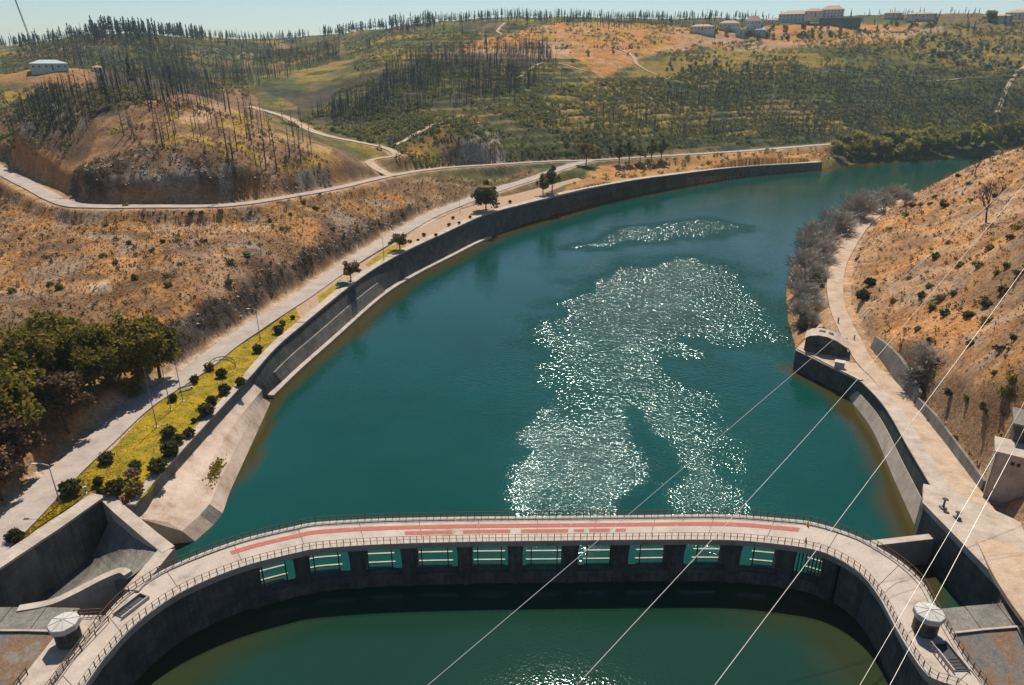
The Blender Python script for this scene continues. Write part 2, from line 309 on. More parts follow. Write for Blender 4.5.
# merge close points
keep = []
for i in range(len(CT)):
    if all((az_c[i]-az_c[j])**2+(lr_c[i]-lr_c[j])**2 > .012**2 for j in keep): keep.append(i)
az_c, lr_c, z_c = az_c[keep], lr_c[keep], CT[keep, 2]
n = len(z_c); d2 = (az_c[:, None]-az_c)**2+(lr_c[:, None]-lr_c)**2
K = np.where(d2 > 0, d2*np.log(d2+1e-12), 0)+np.eye(n)*2e-4
A = np.zeros((n+3, n+3)); A[:n, :n] = K; A[:n, n] = 1; A[:n, n+1] = az_c; A[:n, n+2] = lr_c; A[n:, :n] = A[:n, n:].T
wts = np.linalg.solve(A, np.r_[z_c, 0, 0, 0])
def rbf(az, lr):
    az = np.clip(az, -1.1, 1.1); lr = np.clip(lr, math.log(55), math.log(2800)); out = np.empty(az.shape)
    fa, fl = az.ravel(), lr.ravel(); o = out.ravel()
    for i in range(0, len(fa), 20000):
        d = (fa[i:i+20000, None]-az_c)**2+(fl[i:i+20000, None]-lr_c)**2
        o[i:i+20000] = (d*np.log(d+1e-12))@wts[:n]+wts[n]+wts[n+1]*fa[i:i+20000]+wts[n+2]*fl[i:i+20000]
    return o.reshape(az.shape)
NA, NR = 841, 720
core = np.radians(np.linspace(-56, 56, NA))
AZ = np.r_[np.radians(np.linspace(-180, -57, 36)), core, np.radians(np.linspace(57, 180, 36))]
LR = np.r_[np.log([2, 10, 25, 38]), np.linspace(math.log(45), math.log(2600), NR), np.log([3200, 4500, 7000])]
ca, cl = AZ[::5], LR[::4]
if ca[-1] != AZ[-1]: ca = np.r_[ca, AZ[-1]]
if cl[-1] != LR[-1]: cl = np.r_[cl, LR[-1]]
Zc = rbf(*np.meshgrid(ca, cl))
def bil(Z, xs, ys, x, y):
    i = np.clip(np.searchsorted(xs, x)-1, 0, len(xs)-2); j = np.clip(np.searchsorted(ys, y)-1, 0, len(ys)-2)
    u = np.clip((x-xs[i])/(xs[i+1]-xs[i]), 0, 1); v = np.clip((y-ys[j])/(ys[j+1]-ys[j]), 0, 1)
    return (Z[j, i]*(1-u)+Z[j, i+1]*u)*(1-v)+(Z[j+1, i]*(1-u)+Z[j+1, i+1]*u)*v
GA, GL = np.meshgrid(AZ, LR); GX, GY = np.exp(GL)*np.sin(GA), np.exp(GL)*np.cos(GA); R = np.exp(GL)
Z = bil(Zc, ca, cl, GA, GL)
# relief: fine roughness everywhere, gullies and terraces on the far hills
Z += fbm(GX, GY, 9, 4)*np.clip(.25+R/700, .25, 1.3)
Z += fbm(GX+300, GY, 70, 4)*sstep(380, 700, R)*5
nearsl = (1-sstep(330, 420, R))*sstep(60, 100, R); Z -= nearsl*(np.abs(fbm(GX, GY, 30, 4))*3.0-.7)
hillz = sstep(420, 520, GY-.1*GX)*sstep(-160, -60, GX)*(1-sstep(800, 900, GY))
st = 4.2; ph = (Z+1.5*fbm(GX, GY, 60, 2))/st; fr = ph-np.floor(ph); TERR = fr; Z = Z+hillz*.65*st*((sstep(.55, 1., fr))-fr)
def flatten(P, w, fall, dz):
    lo, hi = P[:, :2].min(0)-w-fall-2, P[:, :2].max(0)+w+fall+2
    m = (GX > lo[0]) & (GX < hi[0]) & (GY > lo[1]) & (GY < hi[1])
    D, zz = polydist(GX[m], GY[m], P); k = 1-sstep(w, w+fall, D); Z[m] = Z[m]*(1-k)+(zz+dz)*k
for P in TRK:
    for _ in range(1): P[:, 2] = bil(Z, AZ, LR, np.arctan2(P[:, 0], P[:, 1]), np.log(np.hypot(P[:, 0], P[:, 1])))
    k = np.ones(7)/7; P[:, 2] = np.convolve(np.pad(P[:, 2], 3, 'edge'), k, 'valid')
    flatten(P, 4, 5, -.35)
flatten(R3[::2], 4.0, 4, -.35); flatten(R2[::2], 5.5, 4, -.4); flatten(R1[::2], 5.2, 2.5, -.35); flatten(R4[::2], 4.5, 2.5, -.35)
for lst in (LAWN, VERGE):
    a_, b_ = pair(lst); flatten((a_+b_)[::2]/2, 4.5, 3, -.35)
INS = inpoly(GX, GY, SUNK)
natl = [np.array([[*p, 0] for p in q]) for q in (NAT, NATR)]
D = np.full(GX.shape, 1e9)
for q in natl:
    m = (GX > 60) & (GX < 700) & (GY > 120) & (GY < 700); d, _ = polydist(GX[m], GY[m], q); D[m] = np.minimum(D[m], d)
Z = np.where(~INS & (D < 60), np.minimum(Z, .25+D*.75+fbm(GX, GY, 5, 3)*.5), Z)
Z = np.where(INS, np.where(D < 6, -.3-D*.6, -4), np.maximum(Z, .25))
dam_pit = inpoly(GX, GY, [(-130, 20), (-100, 60), tuple(W(-40, 590, 9)[:2]), tuple(W(40, 530, 9)[:2]), tuple(W(98, 489, 8.8)[:2]), tuple(W(150, 530, 8)[:2]), (-52, 70), (-52, 20)])
Z = np.where(dam_pit, -9, Z)
def gz(x, y):
    x, y = np.asarray(x, float), np.asarray(y, float)
    return bil(Z, AZ, LR, np.arctan2(x, y), np.log(np.hypot(x, y)+1e-6))
_rm = np.exp(np.linspace(math.log(60), math.log(2500), 2600))
def hit(px, py):
    """where the line of sight through a picture position meets the ground"""
    d = W(px, py, None, 1.0)-np.array([0, 0, CZ]); h = math.hypot(d[0], d[1]); azv = math.atan2(d[0], d[1])
    zr = CZ+d[2]/h*_rm; zt = bil(Z, AZ, LR, np.full(_rm.shape, azv), np.log(_rm))
    k = np.argmax(zt >= zr)
    if zt[k] < zr[k]: return None
    if k > 0:
        g0, g1 = zr[k-1]-zt[k-1], zt[k]-zr[k]; t = g0/(g0+g1+1e-9); r = _rm[k-1]+(_rm[k]-_rm[k-1])*t
    else: r = _rm[0]
    x, y = r*math.sin(azv), r*math.cos(azv)
    return np.array([x, y, float(gz(x, y))])

# ------------------------------------------------------------------ land cover (what grows or lies where)
C_ = dict(dry=(.52, .265, .10), soil=(.50, .335, .215), pale=(.55, .42, .32), rock=(.30, .265, .235), charred=(.07, .058, .048), brown=(.25, .15, .09), green=(.10, .11, .038), ochre=(.36, .25, .05), orange=(.56, .25, .085), dgreen=(.05, .06, .034), grey=(.27, .25, .215), teal=(.09, .12, .09))
cov = np.zeros(GX.shape+(3,)); cov[:] = C_['brown']
def paint(poly_px, col, edge=.35, amt=1.0, nz=25, far=None):
    """lay a ground cover inside an outline; ragged edges from noise"""
    pts = []
    for px, py in poly_px:
        h = hit(px, py)
        if h is None: h = W(px, max(py, 62), None, far or 1000)
        pts.append(h[:2])
    m = inpoly(GX, GY, pts); 
    mm = m.astype(float)
    for _ in range(3):
        mm[1:-1, 1:-1] = (mm[1:-1, 1:-1]+mm[:-2, 1:-1]+mm[2:, 1:-1]+mm[1:-1, :-2]+mm[1:-1, 2:])/5
    k = amt*sstep(.5-edge, .5+edge, mm+fbm(GX, GY, nz, 4)*.55-.05+(mm > .98)*.25)*(mm > .02)
    cov[...] = cov*(1-k[..., None])+np.array(C_[col])*k[..., None]
def blotch(region, col, sc, thr, amt, seed=0):
    k = region*amt*sstep(thr, thr+.25, fbm(GX+seed*91.7, GY-seed*37.1, sc, 5)); cov[...] = cov*(1-k[..., None])+np.array(C_[col])*k[..., None]
farm = sstep(330, 420, GY-.0*GX)*(GX < 500)
cov[...] = cov*(1-farm[..., None])+np.array(C_['green'])*farm[..., None]
blotch(farm, 'ochre', 45, .05, .75, 1); blotch(farm, 'dgreen', 30, .05, .8, 2); blotch(farm, 'charred', 60, .2, .6, 3); blotch(farm, 'brown', 22, .15, .6, 4)
k_ = (hillz*.75*sstep(.5, .7, TERR))[..., None]; cov[...] = cov*(1-k_)+np.array(C_['dgreen'])*.8*k_; k_ = (hillz*.35*(1-sstep(.1, .35, TERR)))[..., None]; cov[...] = cov*(1-k_)+np.array(C_['ochre'])*k_
right = (GX > 60)*(GY < 345)*1.0; cov[...] = np.where((right > 0)[..., None], np.array(C_['dry']), cov)
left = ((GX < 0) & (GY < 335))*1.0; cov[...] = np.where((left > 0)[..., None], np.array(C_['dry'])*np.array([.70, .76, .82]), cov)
paint([(0, 95), (110, 70), (200, 70), (260, 100), (270, 130), (180, 98), (100, 130), (80, 165), (0, 160)], 'brown')
paint([(85, 118), (100, 70), (200, 66), (225, 98), (180, 100), (120, 118)], 'charred', amt=.85); paint([(20, 140), (40, 105), (95, 95), (100, 125), (85, 160)], 'charred', amt=.5); paint([(0, 90), (60, 86), (60, 96), (0, 104)], 'ochre', amt=.8); paint([(0, 70), (90, 72), (90, 84), (0, 86)], 'dry', amt=.5); paint([(20, 115), (80, 108), (90, 130), (20, 140)], 'grey', amt=.6)
paint([(100, 130), (180, 95), (260, 120), (340, 150), (330, 168), (260, 178), (200, 160), (140, 145), (90, 165)], 'brown')
kn = inpoly(GX, GY, [hit(*p)[:2] for p in [(90, 135), (180, 98), (260, 118), (340, 150), (330, 168), (260, 178), (200, 160), (140, 145)]])*1.0
blotch(kn, 'ochre', 9, -.05, .85, 5); blotch(kn, 'soil', 14, .1, .5, 6); blotch(kn, 'charred', 5, .15, .7, 7)
paint([(178, 118), (196, 108), (215, 112), (210, 122), (180, 126)], 'soil', amt=.8)
cut2 = [(55, 200), (70, 178), (90, 163), (140, 144), (200, 160), (262, 177), (330, 168), (332, 188), (285, 194), (226, 201), (100, 202)]
paint(cut2, 'charred', amt=.95); paint([(120, 185), (135, 160), (185, 160), (200, 180), (185, 192)], 'rock', amt=.75); paint([(290, 180), (330, 172), (335, 184), (300, 190)], 'rock', amt=.6)
c2 = inpoly(GX, GY, [hit(*p)[:2] for p in cut2])*1.0; blotch(c2, 'rock', 6, .05, .7, 8); blotch(c2, 'brown', 8, .15, .7, 9)
cut1 = [(140, 352), (160, 326), (206, 299), (250, 274), (276, 260), (305, 247), (329, 236), (373, 219), (408, 205), (450, 192), (426, 209), (388, 229), (340, 257), (305, 279), (276, 298), (252, 314), (212, 338), (175, 366)]
paint(cut1, 'charred', amt=1, nz=8); paint(cut1, 'charred', amt=1, nz=8); c1 = inpoly(GX, GY, [hit(*p)[:2] for p in cut1])*1.0; blotch(c1, 'brown', 5, .2, .5, 10); blotch(c1, 'rock', 4, .35, .4, 11)  # dark rock of the cutting, painted darker in place of missing shadows
fld = inpoly(GX, GY, [hit(*p)[:2] for p in [(0, 200), (80, 212), (230, 208), (340, 192), (440, 175), (540, 168), (470, 190), (408, 208), (329, 239), (276, 264), (166, 324), (100, 350), (0, 420)]])*1.0
blotch(fld, 'orange', 26, .0, .25, 31); blotch(fld, 'brown', 20, -.05, .8, 12); blotch(fld, 'soil', 16, .18, .6, 13); blotch(fld, 'grey', 12, .12, .6, 14); blotch(fld, 'charred', 9, .12, .6, 15); blotch(fld, 'orange', 18, .3, .25, 26)
paint([(20, 300), (60, 285), (110, 300), (130, 330), (60, 345), (0, 350)], 'brown', amt=.7); paint([(0, 330), (50, 310), (60, 330), (20, 370), (0, 380)], 'charred', amt=.6)
paint([(85, 285), (110, 280), (115, 292), (90, 296)], 'pale', amt=.7)
rs = right; blotch(rs, 'soil', 7, .0, .5, 40); blotch(rs, 'brown', 5, .1, .55, 41); blotch(rs, 'brown', 30, .1, .6, 32); blotch(rs, 'soil', 18, .0, .6, 16); blotch(rs, 'brown', 10, .12, .65, 17); blotch(rs, 'orange', 25, .1, .35, 18); blotch(rs, 'rock', 6, .3, .7, 19)
paint([(905, 360), (960, 350), (1000, 420), (985, 470), (945, 440), (915, 400)], 'brown', amt=.7); paint([(925, 395), (950, 400), (960, 425), (930, 412)], 'charred', amt=.6)
# far hill with fields and village
paint([(640, 20), (1024, 16), (1024, 120), (900, 130), (760, 100), (640, 90)], 'green', amt=.55)
V = [(455, 52), (500, 34), (560, 22), (640, 24), (720, 28), (860, 24), (925, 22), (900, 45), (830, 46), (760, 52), (700, 47), (640, 58), (600, 78), (560, 52), (500, 60)]
paint(V, 'orange', amt=.9); vv = inpoly(GX, GY, [h[:2] for h in (hit(*p) for p in V) if h is not None])*1.0; blotch(vv, 'ochre', 22, .05, .7, 20); blotch(vv, 'soil', 15, .12, .6, 21); blotch(vv, 'green', 12, .25, .7, 22)
paint([(445, 56), (560, 40), (575, 56), (510, 60)], 'soil', amt=.85); paint([(660, 30), (740, 31), (760, 40), (690, 44)], 'soil', amt=.5)
paint([(640, 62), (720, 48), (800, 50), (850, 62), (760, 78), (680, 82), (630, 76)], 'ochre', amt=.7); paint([(850, 28), (940, 24), (945, 32), (860, 38)], 'soil', amt=.8)
paint([(690, 30), (730, 38), (800, 40), (830, 46), (740, 52)], 'soil', amt=.6)
paint([(890, 42), (950, 28), (1024, 30), (1024, 75), (960, 72)], 'ochre', amt=.5)
paint([(280, 95), (380, 70), (470, 52), (540, 58), (545, 66), (430, 76), (300, 108)], 'charred', amt=.75); paint([(270, 110), (400, 95), (470, 92), (470, 105), (390, 118), (280, 120)], 'charred', amt=.7)
paint([(455, 166), (462, 140), (480, 126), (498, 134), (512, 164)], 'rock', amt=.9, nz=8); paint([(590, 150), (600, 135), (625, 136), (640, 148)], 'rock', amt=.4)
paint([(540, 155), (600, 140), (720, 138), (840, 130), (830, 142), (650, 154)], 'dgreen', amt=.8)
paint([(560, 80), (640, 80), (720, 110), (700, 135), (600, 138), (520, 120)], 'ochre', amt=.45)
paint([(390, 152), (440, 128), (480, 116), (490, 122), (440, 140), (400, 160)], 'orange', amt=.4)
paint([(180, 42), (290, 36), (300, 48), (220, 60)], 'teal', amt=.6); paint([(235, 55), (280, 42), (292, 46), (245, 66)], 'soil', amt=.5)
paint([(30, 58), (60, 44), (105, 36), (110, 42), (70, 56)], 'brown', amt=.8)
paint([(560, 196), (600, 165), (650, 160), (830, 147), (830, 162), (650, 178)], 'dry', amt=.8)
for P, w, c, k in ((R1, 5.8, 'pale', .9), (R4, 6.0, 'soil', .8), (R2, 6.0, 'soil', .6), (R3, 5, 'soil', .6)):
    lo, hi = P[:, :2].min(0)-12, P[:, :2].max(0)+12; m = (GX > lo[0]) & (GX < hi[0]) & (GY > lo[1]) & (GY < hi[1])
    d, _ = polydist(GX[m], GY[m], P[::3]); q = (k*(1-sstep(w-2, w+1.5, d+fbm(GX[m], GY[m], 4, 3)*2)))[:, None]
    cov[m] = cov[m]*(1-q)+np.array(C_[c])*q

def mat_ground():
    m, N, L, B = newmat('ground'); g = N.new('ShaderNodeNewGeometry').outputs['Position']
    at = N.new('ShaderNodeAttribute'); at.attribute_name = 'cover'
    n1 = noise(N, L, .9, 6, .7, g); r1 = ramp(N, [(.5, .48, .46), (1.0, 1.0, 1.0), (1.35, 1.32, 1.25)], [.3, .5, .72]); L.new(n1.outputs[0], r1.inputs[0])
    n2 = noise(N, L, .12, 6, .75, g, .5); r2 = ramp(N, [(.6, .58, .56), (1.2, 1.18, 1.15)], [.35, .65]); L.new(n2.outputs[0], r2.inputs[0])
    n3 = noise(N, L, 3.5, 3, .6, g); r3 = ramp(N, [(.72, .72, .7), (1.18, 1.18, 1.18)], [.35, .65]); L.new(n3.outputs[0], r3.inputs[0])
    c = mixc(N, L, 1.0, at.outputs['Color'], r1.outputs[0], 'MULTIPLY'); c = mixc(N, L, 1.0, c, r2.outputs[0], 'MULTIPLY'); c = mixc(N, L, 1.0, c, r3.outputs[0], 'MULTIPLY')
    L.new(c, B.inputs['Base Color']); B.inputs['Roughness'].default_value = 1; B.inputs['Specular IOR Level'].default_value = .1
    s = math_(N, L, 'ADD', n1.outputs[0], math_(N, L, 'MULTIPLY', n3.outputs[0], .35))
    b = N.new('ShaderNodeBump'); b.inputs['Strength'].default_value = .9; b.inputs['Distance'].default_value = .6; L.new(s, b.inputs['Height']); L.new(b.outputs[0], B.inputs['Normal'])
    return m
Z += c1*fbm(GX, GY, 4, 4)*2.6+c2*fbm(GX+50, GY, 7, 4)*2.6
nr, na = Z.shape; idx = np.arange(nr*na).reshape(nr, na)
gf = np.stack([idx[:-1, :-1], idx[:-1, 1:], idx[1:, 1:], idx[1:, :-1]], -1).reshape(-1, 4)[:, ::-1]
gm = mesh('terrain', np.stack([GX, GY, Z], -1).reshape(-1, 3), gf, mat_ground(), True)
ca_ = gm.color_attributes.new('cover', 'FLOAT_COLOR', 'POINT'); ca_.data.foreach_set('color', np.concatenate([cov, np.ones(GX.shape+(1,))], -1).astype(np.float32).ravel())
struct(obj('terrain', gm))

# ------------------------------------------------------------------ water
def mat_water(name, c0, c1_):
    m, N, L, B = newmat(name); g = N.new('ShaderNodeNewGeometry').outputs['Position']
    sh = N.new('ShaderNodeAttribute'); sh.attribute_name = 'shallow'; rf = N.new('ShaderNodeAttribute'); rf.attribute_name = 'ruffle'
    n0 = noise(N, L, .03, 4, .6, g); deep = ramp(N, [c0, c1_], [.3, .7]); L.new(n0.outputs[0], deep.inputs[0])
    c = mixc(N, L, sh.outputs['Fac'], deep.outputs[0], (.045, .036, .010))
    L.new(c, B.inputs['Base Color']); B.inputs['IOR'].default_value = 1.33; L.new(math_(N, L, 'ADD', math_(N, L, 'MULTIPLY', rf.outputs['Fac'], .18), .05), B.inputs['Roughness'])
    wv = N.new('ShaderNodeMapping'); wv.inputs['Scale'].default_value = (1, 1.25, 1); wv.inputs['Rotation'].default_value = (0, 0, .3); L.new(g, wv.inputs[0])
    a = noise(N, L, 1.9, 1.6, .5, wv.outputs[0]); b2 = noise(N, L, .3, 1, .5, wv.outputs[0])
    wd = N.new('ShaderNodeAttribute'); wd.attribute_name = 'long_wave'; a3 = noise(N, L, .85, 1.6, .5, wv.outputs[0])
    mxa = N.new('ShaderNodeMix'); L.new(wd.outputs['Fac'], mxa.inputs[0]); L.new(a.outputs[0], mxa.inputs[2]); L.new(math_(N, L, 'MULTIPLY', a3.outputs[0], 2.2), mxa.inputs[3])
    h = math_(N, L, 'ADD', mxa.outputs[0], math_(N, L, 'MULTIPLY', b2.outputs[0], .6)); B.inputs['Specular Tint'].default_value = (.72, 1.0, .97, 1)
    st = math_(N, L, 'ADD', math_(N, L, 'MULTIPLY', rf.outputs['Fac'], 1.0), .0)
    b = N.new('ShaderNodeBump'); b.inputs['Distance'].default_value = 1.08; L.new(st, b.inputs['Strength']); L.new(h, b.inputs['Height']); L.new(b.outputs[0], B.inputs['Normal'])
    return m
M['water'] = mat_water('reservoir_water', (.002, .040, .032), (.003, .054, .045)); M['tail'] = mat_water('tail_water', (.007, .030, .019), (.009, .037, .024))
gx = np.arange(-130, 640, 2.0); gy = np.arange(-300, 720, 2.0); WX, WY = np.meshgrid(gx, gy)
bank = [np.array([W(*p) for p in q]) for q in ([(168, 545, 0), (205, 520, 0), (232, 490, 0), (270, 402, 0), (330, 343, 0), (394, 288, 0), (482, 241, 0), (600, 202, 0), (736, 177, 0), (822, 170, 0), (900, 161, 0)],)]
bank.append(np.array([W(*p) for p in [(796, 369, 0), (847, 399, 0), (870, 430, 0), (892, 480, 0), (913, 525, 0), (918, 590, 0)]]))
D1, _ = polydist(WX, WY, bank[0]); D2, _ = polydist(WX, WY, bank[1]); D3, _ = polydist(WX, WY, near_s[::6])
w1 = np.interp(WY, [90, 150, 200, 320, 420, 560], [2, 3, 11, 9, 12, 10])
sh = np.maximum(1-sstep(.25*w1, w1, D1+fbm(WX, WY, 14, 3)*3), (1-sstep(1.5, 6.5, D2+fbm(WX, WY, 9, 3)*2)))
ends = sstep(25, 42, np.abs(WX))*(WY < 90)
sh = np.maximum(sh, ends*.45*(1-sstep(4, 11, D3+fbm(WX, WY, 10, 3)*3)))
# wind-ruffled patches on the reservoir, calm streaks between them
def wpoly(px): return np.array([W(x, y, 0)[:2] for x, y in px])
def soft(poly, s):
    ins = inpoly(WX, WY, poly); q = np.array([[*p, 0] for p in list(poly)+[poly[0]]]); d, _ = polydist(WX, WY, q)
    return sstep(-s, s, np.where(ins, d, -d)+fbm(WX, WY, 9, 5)*min(11, s*1.6))
MP = [(528, 530), (524, 470), (540, 400), (534, 350), (552, 312), (590, 280), (640, 262), (700, 256), (745, 274), (775, 305), (793, 335), (788, 358), (740, 350), (700, 345), (740, 400), (765, 450), (750, 505), (720, 540)]
main = .66*soft(wpoly(MP), 13)+.34*soft(wpoly(MP), 34)
gap = np.maximum(soft(wpoly([(632, 405), (645, 425), (668, 470), (672, 505), (655, 535), (600, 540), (622, 500), (648, 465), (640, 440)]), 5), soft(wpoly([(640, 345), (680, 358), (720, 380), (760, 392), (755, 400), (700, 388), (660, 365)]), 5))
arc = soft(wpoly([(560, 250), (620, 228), (700, 218), (760, 226), (700, 240), (630, 245)]), 7)*.34
lft = soft(wpoly([(470, 390), (500, 345), (530, 345), (515, 375)]), 6)*.14
vor = fbm(WX, WY, 22, 4)
ruf = np.maximum.reduce([main*(1-.66*gap)*(.36+.08*sstep(120, 240, WY)+.05*vor+.16*fbm(WX, WY*.5, 7, 3)), arc, lft])
ruf = ruf+.045+.02*np.clip(vor, 0, 1)
lowr = sstep(95, 60, WY)*0
ds = inpoly(WX, WY, [tuple(p[:2]) for p in (near_s+far_s)[::4]/2]+[(54, -400), (-54, -400)])
near_ruf = .045+.15*np.exp(-(((WX-12)/15)**2+((WY-50)/17)**2))
ruf = np.where(ds, near_ruf, ruf); ruf = np.clip(ruf, 0, 1)
fi = np.arange(WX.size).reshape(WX.shape); wf = np.stack([fi[:-1, :-1], fi[:-1, 1:], fi[1:, 1:], fi[1:, :-1]], -1).reshape(-1, 4)
fd = ds[:-1, :-1].ravel()
for nm, sel in (('reservoir_water', ~fd), ('tailwater', fd)):
    f_ = wf[sel]; u, inv = np.unique(f_, return_inverse=True)
    me = mesh(nm, np.stack([WX.ravel()[u], WY.ravel()[u], np.zeros(len(u))], 1), inv.reshape(-1, 4), M['water'] if nm[0] == 'r' else M['tail'], True)
    for an, arr in (('shallow', sh), ('ruffle', ruf), ('long_wave', sstep(105, 190, WY))):
        t = me.attributes.new(an, 'FLOAT', 'POINT'); t.data.foreach_set('value', arr.ravel()[u].astype(np.float32))
    struct(obj(nm, me))

# ------------------------------------------------------------------ roads, lawn, verge
def road(name, P, w, mat, dz=.0):
    P = resample(P, step=2.0); k = np.ones(5)/5
    wv = np.interp(np.arange(len(P)), np.arange(len(P)), w if not np.isscalar(w) else np.full(len(P), w)) if np.isscalar(w) else np.interp(np.linspace(0, 1, len(P)), np.linspace(0, 1, len(w)), w)
    wob = .25*fbm(np.arange(len(P))*1.0, np.zeros(len(P)), 7, 3); N_ = normals(P)
    rows = []
    for t, e in ((1, 1), (.5, 0), (0, 0), (-.5, 0), (-1, 1)):
        Q = P.copy(); Q[:, :2] += N_*(t*(wv/2+wob*e))[:, None]; Q[:, 2] += dz+.06*(1-t*t)
        rows.append(Q)
    edgeL = rows[0]-[0, 0, .7]; edgeR = rows[-1]-[0, 0, .7]
    return struct(MB().loft([edgeL]+rows+[edgeR], closed=False).o(name, mat, smooth=False))
road('riverside_road', R1, [6.2, 6.2, 6.4, 6.4, 6.6, 7, 7.5], M['asphalt'])
road('hill_road', R2, [6, 6.5, 5.5, 5, 5, 7, 6, 5.5], M['asphalt'], .02)
road('hairpin_track', R3, 5.0, M['dirt'], .04)
road('east_bank_road', R4, [5, 5.5, 5, 4.6, 5.2, 6], M['dirt'])
for i, P in enumerate(TRK): road('field_track', P, 3.5 if i != 3 else 6, M['dirt'], .25)
def sheet(name, lst, mat, dz=.0, dzl=.2):
    A_, B_ = pair(lst, dzl); rows = [A_*(1-t)+B_*t+[0, 0, dz] for t in (0, .25, .5, .75, 1)]
    lo = [rows[0]-[0, 0, .8]]; hi = [rows[-1]-[0, 0, .8]]
    return struct(MB().loft(lo+rows+hi, closed=False).o(name, mat))
M['lawn'] = mat_rough('park_lawn', [(.13, .115, .012), (.22, .17, .01), (.33, .215, .008), (.39, .26, .02)], .3, .95, .5, 7, (.7, 1.2))
M['verge'] = mat_rough('dry_verge', [(.30, .19, .12), (.40, .27, .18), (.34, .22, .12)], .4, .97, .4, 4, (.75, 1.2))
sheet('park_lawn', LAWN, M['lawn']); sheet('dry_verge', VERGE, M['verge'])
sheet('grass_strip', [((318, 296), (320, 308)), ((334, 285), (337, 294)), ((340, 279), (346, 287))], M['lawn'], .06)
sheet('grass_strip', [((366, 264), (372, 270)), ((385, 250), (392, 257)), ((402, 242), (408, 249))], M['lawn'], .06)
# ------------------------------------------------------------------ west bank: retaining walls, apron
TOPB = [((250, 376), (268, 398)), ((276, 347), (296, 371)), ((303, 324), (330, 341)), ((363, 276), (380, 297)), ((400, 254), (415, 275)), ((440, 235), (448, 258)), ((482, 216), (484, 240)), ((520, 205), (522, 225)), ((560, 195), (561, 212.5)), ((600, 186), (600, 202)), ((649, 178), (649, 189)), ((695, 172), (695, 182)), ((739, 167), (738, 177)), ((780, 164.5), (780, 173)), ((822, 162), (822, 170))]
tw = spline([W(t[0], t[1], zbank(t[0])) for t, b in TOPB], n=8); bw = spline([W(b[0], b[1], 0.0) for t, b in TOPB], n=8)
wall = thing('retaining_wall', 'long dark concrete retaining wall curving along the far left shore of the reservoir', 'wall', tuple(bw[0]))
def sub(o, par): o.parent = par; o.matrix_parent_inverse = par.matrix_world.inverted() if False else o.matrix_parent_inverse; o.location = tuple(-np.array(par.location)); return o
def under(par, mb, name, mat, smooth=False): return sub(mb.o(name, mat, None, smooth=smooth), par)
bkd = np.linspace(1.6, 5.5, len(tw)); back = tw.copy(); back[:, :2] += normals(tw)*bkd[:, None]
lowb = bw.copy(); lowb[:, 2] = -3
mid = bw*.45+tw*.55
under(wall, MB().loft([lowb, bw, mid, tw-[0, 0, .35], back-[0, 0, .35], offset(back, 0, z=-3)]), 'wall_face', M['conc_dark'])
seg = resample(offset(tw, -.25), n=121); segb = resample(back+np.c_[normals(tw)*.15, np.zeros(len(tw))], n=121)
for k in range(15):
    i = slice(k*8, k*8+9); q, r = seg[i].copy(), segb[i].copy()
    dzk = .12*(k % 2); q[0] += (q[1]-q[0])*.02; r[0] += (r[1]-r[0])*.02
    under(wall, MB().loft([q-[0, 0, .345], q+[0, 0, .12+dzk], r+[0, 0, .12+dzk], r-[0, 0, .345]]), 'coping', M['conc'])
led = bw[:50]; lo = offset(led, -1.6, z=.9); li = offset(led, .6, z=.9)
under(wall, MB().loft([offset(led, -1.6, z=-2), lo, li, offset(led, .6, z=-2)]), 'ledge', M['conc'])
# sloping pale panel between the tall wall and the ledge
a0, a1 = bw[4:26]+[0, 0, .9], tw[4:26]; pa = a0*.55+a1*.45; pb = offset(a0, -.2)
under(wall, MB().loft([offset(pb, 0, z=.3), offset(pb, 0, z=1.1), offset(pa, -.35), offset(pa, .3)]), 'sloping_panel', M['conc_mid'])
# near low wall above the apron
t0 = spline([W(x, y, zbank(x)) for x, y in ((134, 505), (160, 474), (190, 441), (225, 403), (252, 374))], n=8)
lw = thing('park_wall', 'low straight concrete wall between the park lawn and the pale apron', 'wall', tuple(t0[0]))
tb = offset(t0, 1.3)
under(lw, MB().loft([offset(t0, -.15, -3.2), offset(t0, 0, -.3), offset(tb, 0, -.3), offset(tb, 0, -3.2)]), 'wall_face', M['conc_mid'])
s0 = resample(offset(t0, -.2), n=31); s1 = resample(offset(t0, 1.45), n=31)
for k in range(6):
    q, r = s0[k*5:k*5+6].copy(), s1[k*5:k*5+6].copy(); q[0] += (q[1]-q[0])*.05; r[0] += (r[1]-r[0])*.05
    under(lw, MB().loft([q-[0, 0, .29], q+[0, 0, .1], r+[0, 0, .1], r-[0, 0, .29]]), 'coping', M['conc'])
ap0 = offset(t0, -.1, -2.7); n0 = len(ap0)
apm = resample(spline(WL([(168, 522, 4.3), (196, 486, 4.6), (212, 460, 4.6), (234, 424, 4.8), (262, 390, 4.6)]), n=8), n=n0)
ap2 = resample(spline(WL([(182, 531, 2.6), (208, 506, 2.6), (221, 478, 2.6), (240, 440, 2.6), (263, 398, 2.6)]), n=8), n=n0)
ap3 = resample(spline(WL([(196, 542, -.2), (221, 518, -.2), (231, 492, -.2), (250, 450, -.2), (271, 403, -.2)]), n=8), n=n0)
M['apron'] = mat_rough('sandy_concrete', [(.30, .20, .14), (.44, .33, .255), (.52, .41, .33), (.57, .46, .38)], .22, .95, .25, 3, (.85, 1.1))
dn = lambda q: np.c_[q[:, :2], np.full(len(q), -3.)]
apr = thing('concrete_apron', 'pale sandy concrete apron sloping into the water below the park wall', 'apron', tuple(ap3[0]))
under(apr, MB().loft([dn(ap0), ap0, apm, ap2, ap3, dn(ap3)]), 'apron_slab', M['apron'])
g0 = np.array([W(192, 470+dy, 5.0) for dy in (0, 1)])
mp = lambda px, py: None
